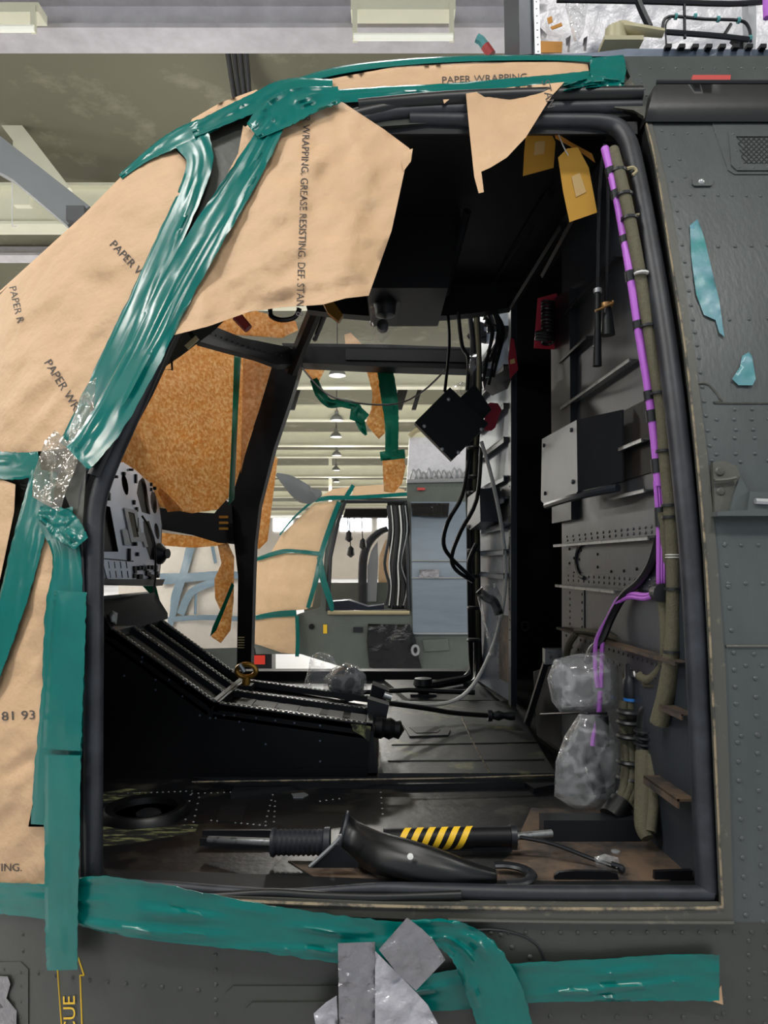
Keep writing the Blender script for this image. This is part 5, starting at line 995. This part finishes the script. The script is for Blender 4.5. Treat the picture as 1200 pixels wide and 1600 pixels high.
CF = creases([(526, 166, 575, 262, .012, 9), (530, 170, 470, 330, .010, 12), (470, 300, 566, 330, -.008, 9), (585, 235, 540, 420, .009, 14), (380, 400, 600, 372, .012, 11), (300, 470, 440, 400, .012, 10),
 (340, 430, 520, 300, -.010, 12), (420, 232, 400, 330, .010, 10), (350, 350, 450, 300, .009, 9), (560, 430, 430, 455, .010, 9), (300, 505, 560, 440, -.008, 10), (590, 260, 620, 250, .008, 7), (480, 200, 440, 260, .008, 8), (506, 300, 500, 380, .006, 8), (250, 470, 330, 380, .009, 9)])
CN = creases([(0, 520, 160, 395, .010, 14), (30, 580, 200, 450, -.009, 12), (60, 470, 230, 300, .008, 16), (0, 640, 120, 560, .010, 12), (40, 690, 110, 600, .010, 9), (150, 340, 250, 270, -.006, 12), (-40, 560, 60, 480, .008, 10), (70, 520, 90, 640, .007, 9), (170, 470, 110, 520, .008, 8)])
CL = creases([(20, 1100, 60, 1040, .009, 8), (0, 1220, 55, 1180, -.008, 9), (30, 1040, 76, 900, .008, 8), (0, 1150, 40, 1180, .008, 8), (0, 1330, 60, 1290, .008, 9), (66, 830, 60, 960, .006, 6), (-20, 1280, 40, 1240, .007, 7)])
def flapy(x, y): return .025+CF(x, y)+.03*max(0, (y-200)/300)+.018*math.sin((x-y*.35)/46)+.02*math.exp(-((x-(560-(y-180)*.1))/30)**2)
paper([(-360, 780), (-160, 610), (-2, 456), (60, 400), (130, 336), (190, 275), (250, 230), (272, 232), (300, 260), (250, 370), (185, 520), (130, 640), (105, 700), (0, 712), (-360, 720)], 'big tan paper sheet over the windscreen at left edge',
      seed=1, amp=.018, csc=1.2, extra=CN, texts=[('PAPER WRAP', 170, 382, .82, 18), ('PAPER WRAPPIN', 68, 566, 1.02, 19), ('PAPER R', 14, 448, 1.35, 16)])
paper([(-360, 738), (0, 748), (24, 757), (22, 800), (0, 905), (-30, 1020), (-360, 1020)], 'small tan paper triangle between tapes at the left edge', seed=2)
paper([(62, 812), (84, 852), (84, 1010), (62, 1200), (44, 1292), (72, 1292), (72, 1384), (-360, 1384), (-360, 1040), (2, 1040), (24, 930)], 'tall tan paper sheet on the lower nose under the teal tape', seed=3, extra=CL,
      texts=[('81 93', 2, 1126, -.05, 20, 1.2), ('RESISTING.', -48, 1361, 0, 17)])
fl = [(380, 196), (410, 215), (470, 180), (524, 158), (536, 160), (600, 202), (640, 232), (634, 258), (612, 360), (576, 462), (540, 466), (504, 476), (440, 480), (390, 487), (325, 510), (270, 524), (238, 534), (226, 548), (215, 560), (206, 550), (225, 500), (255, 440), (300, 380), (340, 300), (372, 240)]
paper(fl, 'large loose tan paper flap hanging over the upper left of the doorway', seed=4, amp=.020, csc=1.0, extra=flapx, texts=[('PER WRAPPING, GREASE RESISTING. DEF. STAN. 8', 474, 166, math.pi/2+.035, 16.5, .90), ('SISTING. DEF. ST', 262, 428, math.pi/2+.06, 16, .8)])
paper([(632, 236), (645, 232), (642, 252), (630, 268), (628, 250)], 'orange-brown curled corner at the tip of the large flap', m='paper', seed=5, off=.05, amp=.002)
paper([(380, 200), (396, 190), (404, 198), (390, 232), (372, 240)], 'narrow tan paper sliver beside the pillar top', off=.02, seed=6, amp=.004)
paper([(470, 138), (500, 126), (620, 104), (740, 97), (900, 97), (918, 100), (922, 120), (880, 126), (730, 146), (560, 158), (500, 150)], 'long tan paper strip along the cabin roof edge', seed=7, amp=.006, texts=[('PAPER WRAPPING', 690, 130, -.04, 15, 1.1)])
paper([(690, 146), (726, 143), (708, 150), (694, 162)], 'tiny torn tan paper point under the roof tape', off=.03, seed=8, amp=.002)
paper([(728, 146), (800, 136), (882, 128), (862, 150), (848, 172), (822, 214), (792, 246), (766, 262), (752, 268), (756, 300), (748, 302), (741, 276), (735, 220)], 'triangular tan paper flap hanging from the roof edge', off=.05, seed=9, amp=.01, csc=.6, extra=lambda x, y: .02*math.sin((x+y)/40), texts=[('STAN', 846, 126, 1.35, 18)])
paper([(300, 186), (345, 160), (400, 140), (420, 148), (340, 196), (290, 210)], 'narrow tan paper over the crown beside the tape knot', seed=10, amp=.004, off=.003)
paper([(1118, 1556), (1127, 1540), (1130, 1570), (1112, 1564)], 'small beige paper scrap under the tape end at lower right', seed=11, amp=.001, off=.006)
# interior papers
FW = lambda x, y: 3.0+.75*(x-205)/215-.0004*(y-660)
paper([(165, 750), (190, 668), (230, 575), (272, 512), (300, 514), (352, 540), (425, 566), (412, 620), (386, 700), (364, 770), (340, 796), (300, 802), (246, 792), (215, 770)], 'backlit brown paper filling the front windscreen, seen from inside', FW, 0, .03, .6, 12, 8, m='paper_back')
tag(MB().patch([(366, 552), (377, 555), (372, 640), (366, 780), (357, 790), (362, 680)], lambda x, y: FW(x, y)-.07, .002, 10, amp=.004).build('tape_strip', 'tape_in'), 'dark green tape strip down the backlit windscreen paper', 'tape')
paper([(380, 560), (425, 572), (405, 640), (385, 700), (376, 740)], 'darker reddish-brown paper between green tape and pillar', lambda x, y: 3.55, 0, .01, .5, 14, 8, m='paper_back')
paper([(428, 712), (434, 716), (418, 845), (405, 858), (396, 855), (400, 800)], 'brown paper edge hanging outside the far pillar', lambda x, y: 3.95, 0, .01, .5, 15, 6, m='paper_back')
paper([(340, 852), (356, 848), (366, 870), (365, 940), (360, 985), (345, 1005), (330, 995), (345, 955), (336, 935), (335, 905), (346, 880)], 'torn brown paper hanging at the lower front window beside the pillar', lambda x, y: 3.68, 0, .02, .4, 16, 6, m='paper_back')
tag(MB().patch([(362, 910), (366, 915), (352, 950), (338, 985), (328, 995), (332, 980), (350, 940)], K(3.64), .002, 6).build('tape_strip', 'tape_in'), 'green tape along the torn paper at the lower front window', 'tape')
paper([(250, 832), (345, 842), (352, 852), (300, 856), (250, 852)], 'brown paper strip beneath the lower windscreen rail', lambda x, y: 3.8, 0, .01, .4, 17, 7, m='paper_back')
paper([(262, 800), (246, 768), (250, 762), (264, 774), (286, 798)], 'curled brown paper corner at the instrument panel edge', lambda x, y: 3.1, 0, .01, .4, 18, 6, m='paper_back')
tag(MB().patch([(214, 906), (240, 902), (250, 940), (236, 930)], K(3.3), .002, 8).build('tape_strip', 'tape_in'), 'green tape tail under the instrument panel', 'tape')
paper([(282, 522), (330, 500), (400, 486), (462, 502), (466, 516), (440, 528), (380, 524), (300, 518)], 'crumpled reddish-brown paper above the windscreen arch', lambda x, y: 3.0+(x-282)/180*.5, 0, .03, .3, 19, 6, m='paper_back')
paper([(538, 523), (548, 520), (562, 534), (568, 543), (540, 541)], 'small pale paper corner behind the roof window', lambda x, y: 3.8, 0, .01, .3, 20, 6)
paper([(472, 566), (512, 568), (504, 585), (496, 600), (488, 596), (478, 582)], 'short curled brown paper hanging outside the far header, left', lambda x, y: 3.85, 0, .03, .3, 21, 5, m='paper_back')
paper([(570, 570), (592, 570), (600, 600), (603, 640), (602, 676), (592, 686), (576, 668), (572, 660), (580, 640), (582, 615), (576, 590)], 'long torn brown paper hanging in the far doorway beside teal tape', lambda x, y: 3.8, 0, .03, .3, 22, 6, m='paper_back')
paper([(597, 712), (630, 710), (634, 730), (628, 756), (616, 770), (600, 768)], 'square brown paper end dangling below the hanging tape', lambda x, y: 3.78, 0, .02, .3, 23, 6, m='paper_back')
tape('wide teal tape strip hanging straight down in the far doorway', [(600, 568, 24), (608, 620, 26), (612, 660, 22), (612, 705, 20)], K(3.74), 0, 'tape_in', nv=6, ridge=.01)
tape('short teal tape band around the dangling brown paper', [(594, 713, 14), (612, 711, 15), (633, 709, 14)], K(3.72), 0, 'tape_in', nv=4, ridge=.01)
tape('twisted teal tape tail curling in the far doorway', [(490, 592, 12), (500, 615, 15), (515, 630, 14), (535, 630, 13), (556, 636, 14), (560, 650, 16), (566, 668, 12), (572, 680, 4)], K(3.74), 0, 'tape_in', nv=5, ridge=.02)
tag(MB().patch([(548, 640), (562, 634), (577, 648), (566, 662), (546, 655)], K(3.73), .002, 6, amp=.01, csc=.2).build('tape_scrap', 'tape_in'), 'folded teal tape knot on the twisted tail', 'tape')

# ================================================================= teal tape outside
tape('teal tape along the nose silhouette, upper left', [(188, 276, 8), (225, 247, 14), (260, 225, 24), (300, 205, 28), (340, 190, 22)], SK, .008, ridge=.004)
tape('teal tape following the roof edge above the pillar', [(300, 205, 20), (350, 182, 26), (400, 160, 30), (450, 140, 34), (520, 136, 24)], SK, .014, ridge=.006)
tape('teal tape bordering the big windscreen paper, inner strip', [(300, 218, 56), (312, 250, 42), (298, 300, 38), (262, 380, 40), (222, 470, 42), (176, 570, 46), (128, 672, 46), (108, 702, 40)], SK, .010, nv=10)
tape('broad teal tape running down the door pillar, outer strip', [(432, 188, 30), (408, 230, 40), (372, 290, 48), (322, 370, 54), (270, 462, 56), (222, 560, 56), (172, 650, 56), (136, 700, 52), (120, 716, 50)], SK, .052, nv=12, ridge=.009, seed=3)
tape('crumpled teal tape knot where roof and pillar tapes meet', [(395, 205, 30), (420, 185, 48), (450, 168, 54), (490, 155, 40), (530, 148, 26)], SK, .058, nv=12, ridge=.012, seed=7)
tape('lower teal tape along the cabin roof edge', [(500, 152, 20), (600, 146, 22), (700, 140, 20), (800, 130, 16), (870, 124, 16), (930, 122, 24), (974, 124, 26)], SK, .014, ridge=.005, seed=4)
tape('thin upper teal tape along the roof crest', [(430, 138, 8), (520, 112, 12), (620, 98, 10), (740, 91, 9), (860, 90, 8), (925, 92, 10)], SK, .01, ridge=.002, nv=4)
tape('wide teal tape patch closing the aft end of the roof paper', [(948, 88, 52), (950, 110, 56), (948, 138, 48)], SK, .018, ridge=.01, seed=5)
tape('ruffled teal tape tail under the aft roof patch', [(880, 138, 10), (910, 132, 14), (940, 128, 18), (975, 130, 12)], SK, .04, ridge=.02, seed=6)
tape('short horizontal teal tape at the left edge', [(-120, 722, 46), (-20, 726, 44), (30, 728, 42), (62, 722, 34)], SK, .010)
tape('teal tape strip slanting down at the left edge', [(70, 735, 40), (58, 790, 46), (40, 860, 48), (22, 930, 44), (0, 1000, 40), (-30, 1080, 40)], SK, .012, nv=10)
tape('long vertical teal tape on the left pillar, under the patch', [(84, 800, 60), (104, 870, 44), (100, 960, 60), (98, 1080, 66), (90, 1200, 72), (84, 1290, 72)], SK, .016, nv=10, ridge=.005, seed=9)
tape('vertical teal tape dropping over the sill to the yellow marking', [(98, 1180, 56), (97, 1300, 55), (96, 1400, 52), (96, 1470, 50), (97, 1516, 48)], SK, .05, nv=8, ridge=.003, seed=10)
tape('flat teal tape patch laid over the pillar tape', [(110, 924, 50), (106, 1000, 54), (100, 1100, 58), (96, 1172, 60)], SK, .034, nv=8, ridge=.004, seed=11)
tape('bunched teal tape beside the plastic patch', [(60, 800, 20), (85, 810, 40), (105, 826, 46), (126, 850, 30)], SK, .03, nv=8, ridge=.016, seed=12)
tape('long teal tape sagging below the door sill', [(100, 1404, 62), (160, 1412, 86), (260, 1428, 88), (380, 1446, 76), (500, 1464, 74), (580, 1474, 74), (650, 1478, 70)], SK, .030, nv=14, ridge=.009, seed=13)
tape('teal tape at the left edge below the papers', [(-200, 1402, 50), (-60, 1402, 50), (20, 1405, 50), (110, 1412, 60)], SK, .018, nv=10, ridge=.01, seed=14)
tape('teal tape curling down past the silver pieces', [(640, 1458, 40), (700, 1462, 50), (740, 1490, 70), (768, 1540, 84), (788, 1600, 84), (800, 1680, 80)], SK, .034, nv=12, ridge=.012, seed=15)
tape('broad horizontal teal tape at lower right', [(640, 1556, 50), (720, 1546, 64), (820, 1536, 62), (940, 1532, 66), (1040, 1528, 72), (1124, 1528, 72)], SK, .016, nv=12, ridge=.008, seed=16)
tag(MB().patch([(70, 690), (86, 672), (106, 690), (118, 640), (136, 600), (150, 590), (146, 640), (130, 690), (118, 732), (102, 770), (94, 800), (74, 790), (50, 776), (52, 740)], SKo(.034), .001, 7, amp=.012, csc=.3, seed=3).build('plastic_patch', 'film_tape', ang=80), 'crumpled clear packing tape at the foot of the windscreen tape', 'tape')
tag(MB().patch([(1078, 352), (1090, 342), (1100, 370), (1112, 420), (1124, 470), (1132, 526), (1124, 520), (1118, 500), (1100, 492), (1088, 460), (1080, 400)], SKo(.006), .001, 8, amp=.003, csc=.3).build('tape_scrap', 'tape_blue', ang=80), 'long torn blue-green tape scrap on the aft skin', 'tape')
tag(MB().patch([(1144, 592), (1156, 574), (1160, 556), (1170, 550), (1175, 556), (1181, 592), (1176, 602), (1154, 602)], SKo(.006), .001, 6, amp=.003, csc=.3).build('tape_scrap', 'tape_blue', ang=80), 'small triangular teal tape scrap on the aft skin', 'tape')
# silver tape and plastic at the bottom
def foil(poly, label, off, m='foil', seed=0): return tag(MB().patch(poly, SKo(off), .001, 6, amp=.010, csc=.45, seed=seed).build('silver_tape', m, ang=60), label, 'tape')
foil([(528, 1474), (586, 1472), (588, 1640), (530, 1640)], 'upright silver tape strip hanging below the sill', .055, seed=1)
foil([(592, 1484), (604, 1470), (622, 1450), (636, 1434), (660, 1452), (678, 1470), (696, 1500), (690, 1506), (650, 1548), (620, 1520)], 'diamond of crumpled silver tape at bottom centre', .075, seed=2)
foil([(586, 1486), (600, 1500), (640, 1540), (668, 1570), (684, 1600), (700, 1640), (586, 1640)], 'glossy white plastic sheet beneath the silver diamond', .060, 'foilw', 3)
foil([(490, 1584), (510, 1566), (526, 1556), (530, 1640), (500, 1640)], 'crumpled silver plastic corner at the bottom edge, left of the strip', .045, 'foilw', 4)
foil([(-60, 1524), (12, 1526), (16, 1538), (10, 1560), (26, 1580), (24, 1640), (-60, 1640)], 'torn silver tape at the bottom left corner', .012, seed=5)

GR = dict(tape_strip='teal masking tape strips', paper_sheet='brown masking paper sheets', silver_tape='silver tape and plastic pieces', tape_scrap='torn tape scraps', small_bag='small clear bags', paper_tag='yellow tags',
 hanging_plug='plugs hanging beside the door frame', ceiling_pipe='ceiling pipes', duct_post='dark roof struts', fluorescent_light='fluorescent fittings', cable='loose cables', warning_card='red cards', polythene_patch='black polythene patches', coiled_cord='coiled black cords', hose='hoses', cable_loom='cable looms')
for e in list(COL.objects):
    b_ = e.name.split('.')[0]
    if e.parent is None and 'group' not in e and b_ in GR: e['group'] = GR[b_]
# ================================================================= settle every empty at the base of its thing
bpy.context.view_layer.update()
for e in list(COL.objects):
    if e.type == 'EMPTY' and e.location.length < 1e-6:
        pts = [v.co for c in e.children_recursive if c.type == 'MESH' for v in c.data.vertices]
        if not pts: continue
        xs = [p.x for p in pts]; yy = [p.y for p in pts]; L = Vector(((min(xs)+max(xs))/2, (min(yy)+max(yy))/2, min(p.z for p in pts)))
        if e.name == 'helicopter': L = Vector((0, 2.6, L.z))
        e.location = L
        for c in e.children: c.location = c.location-L
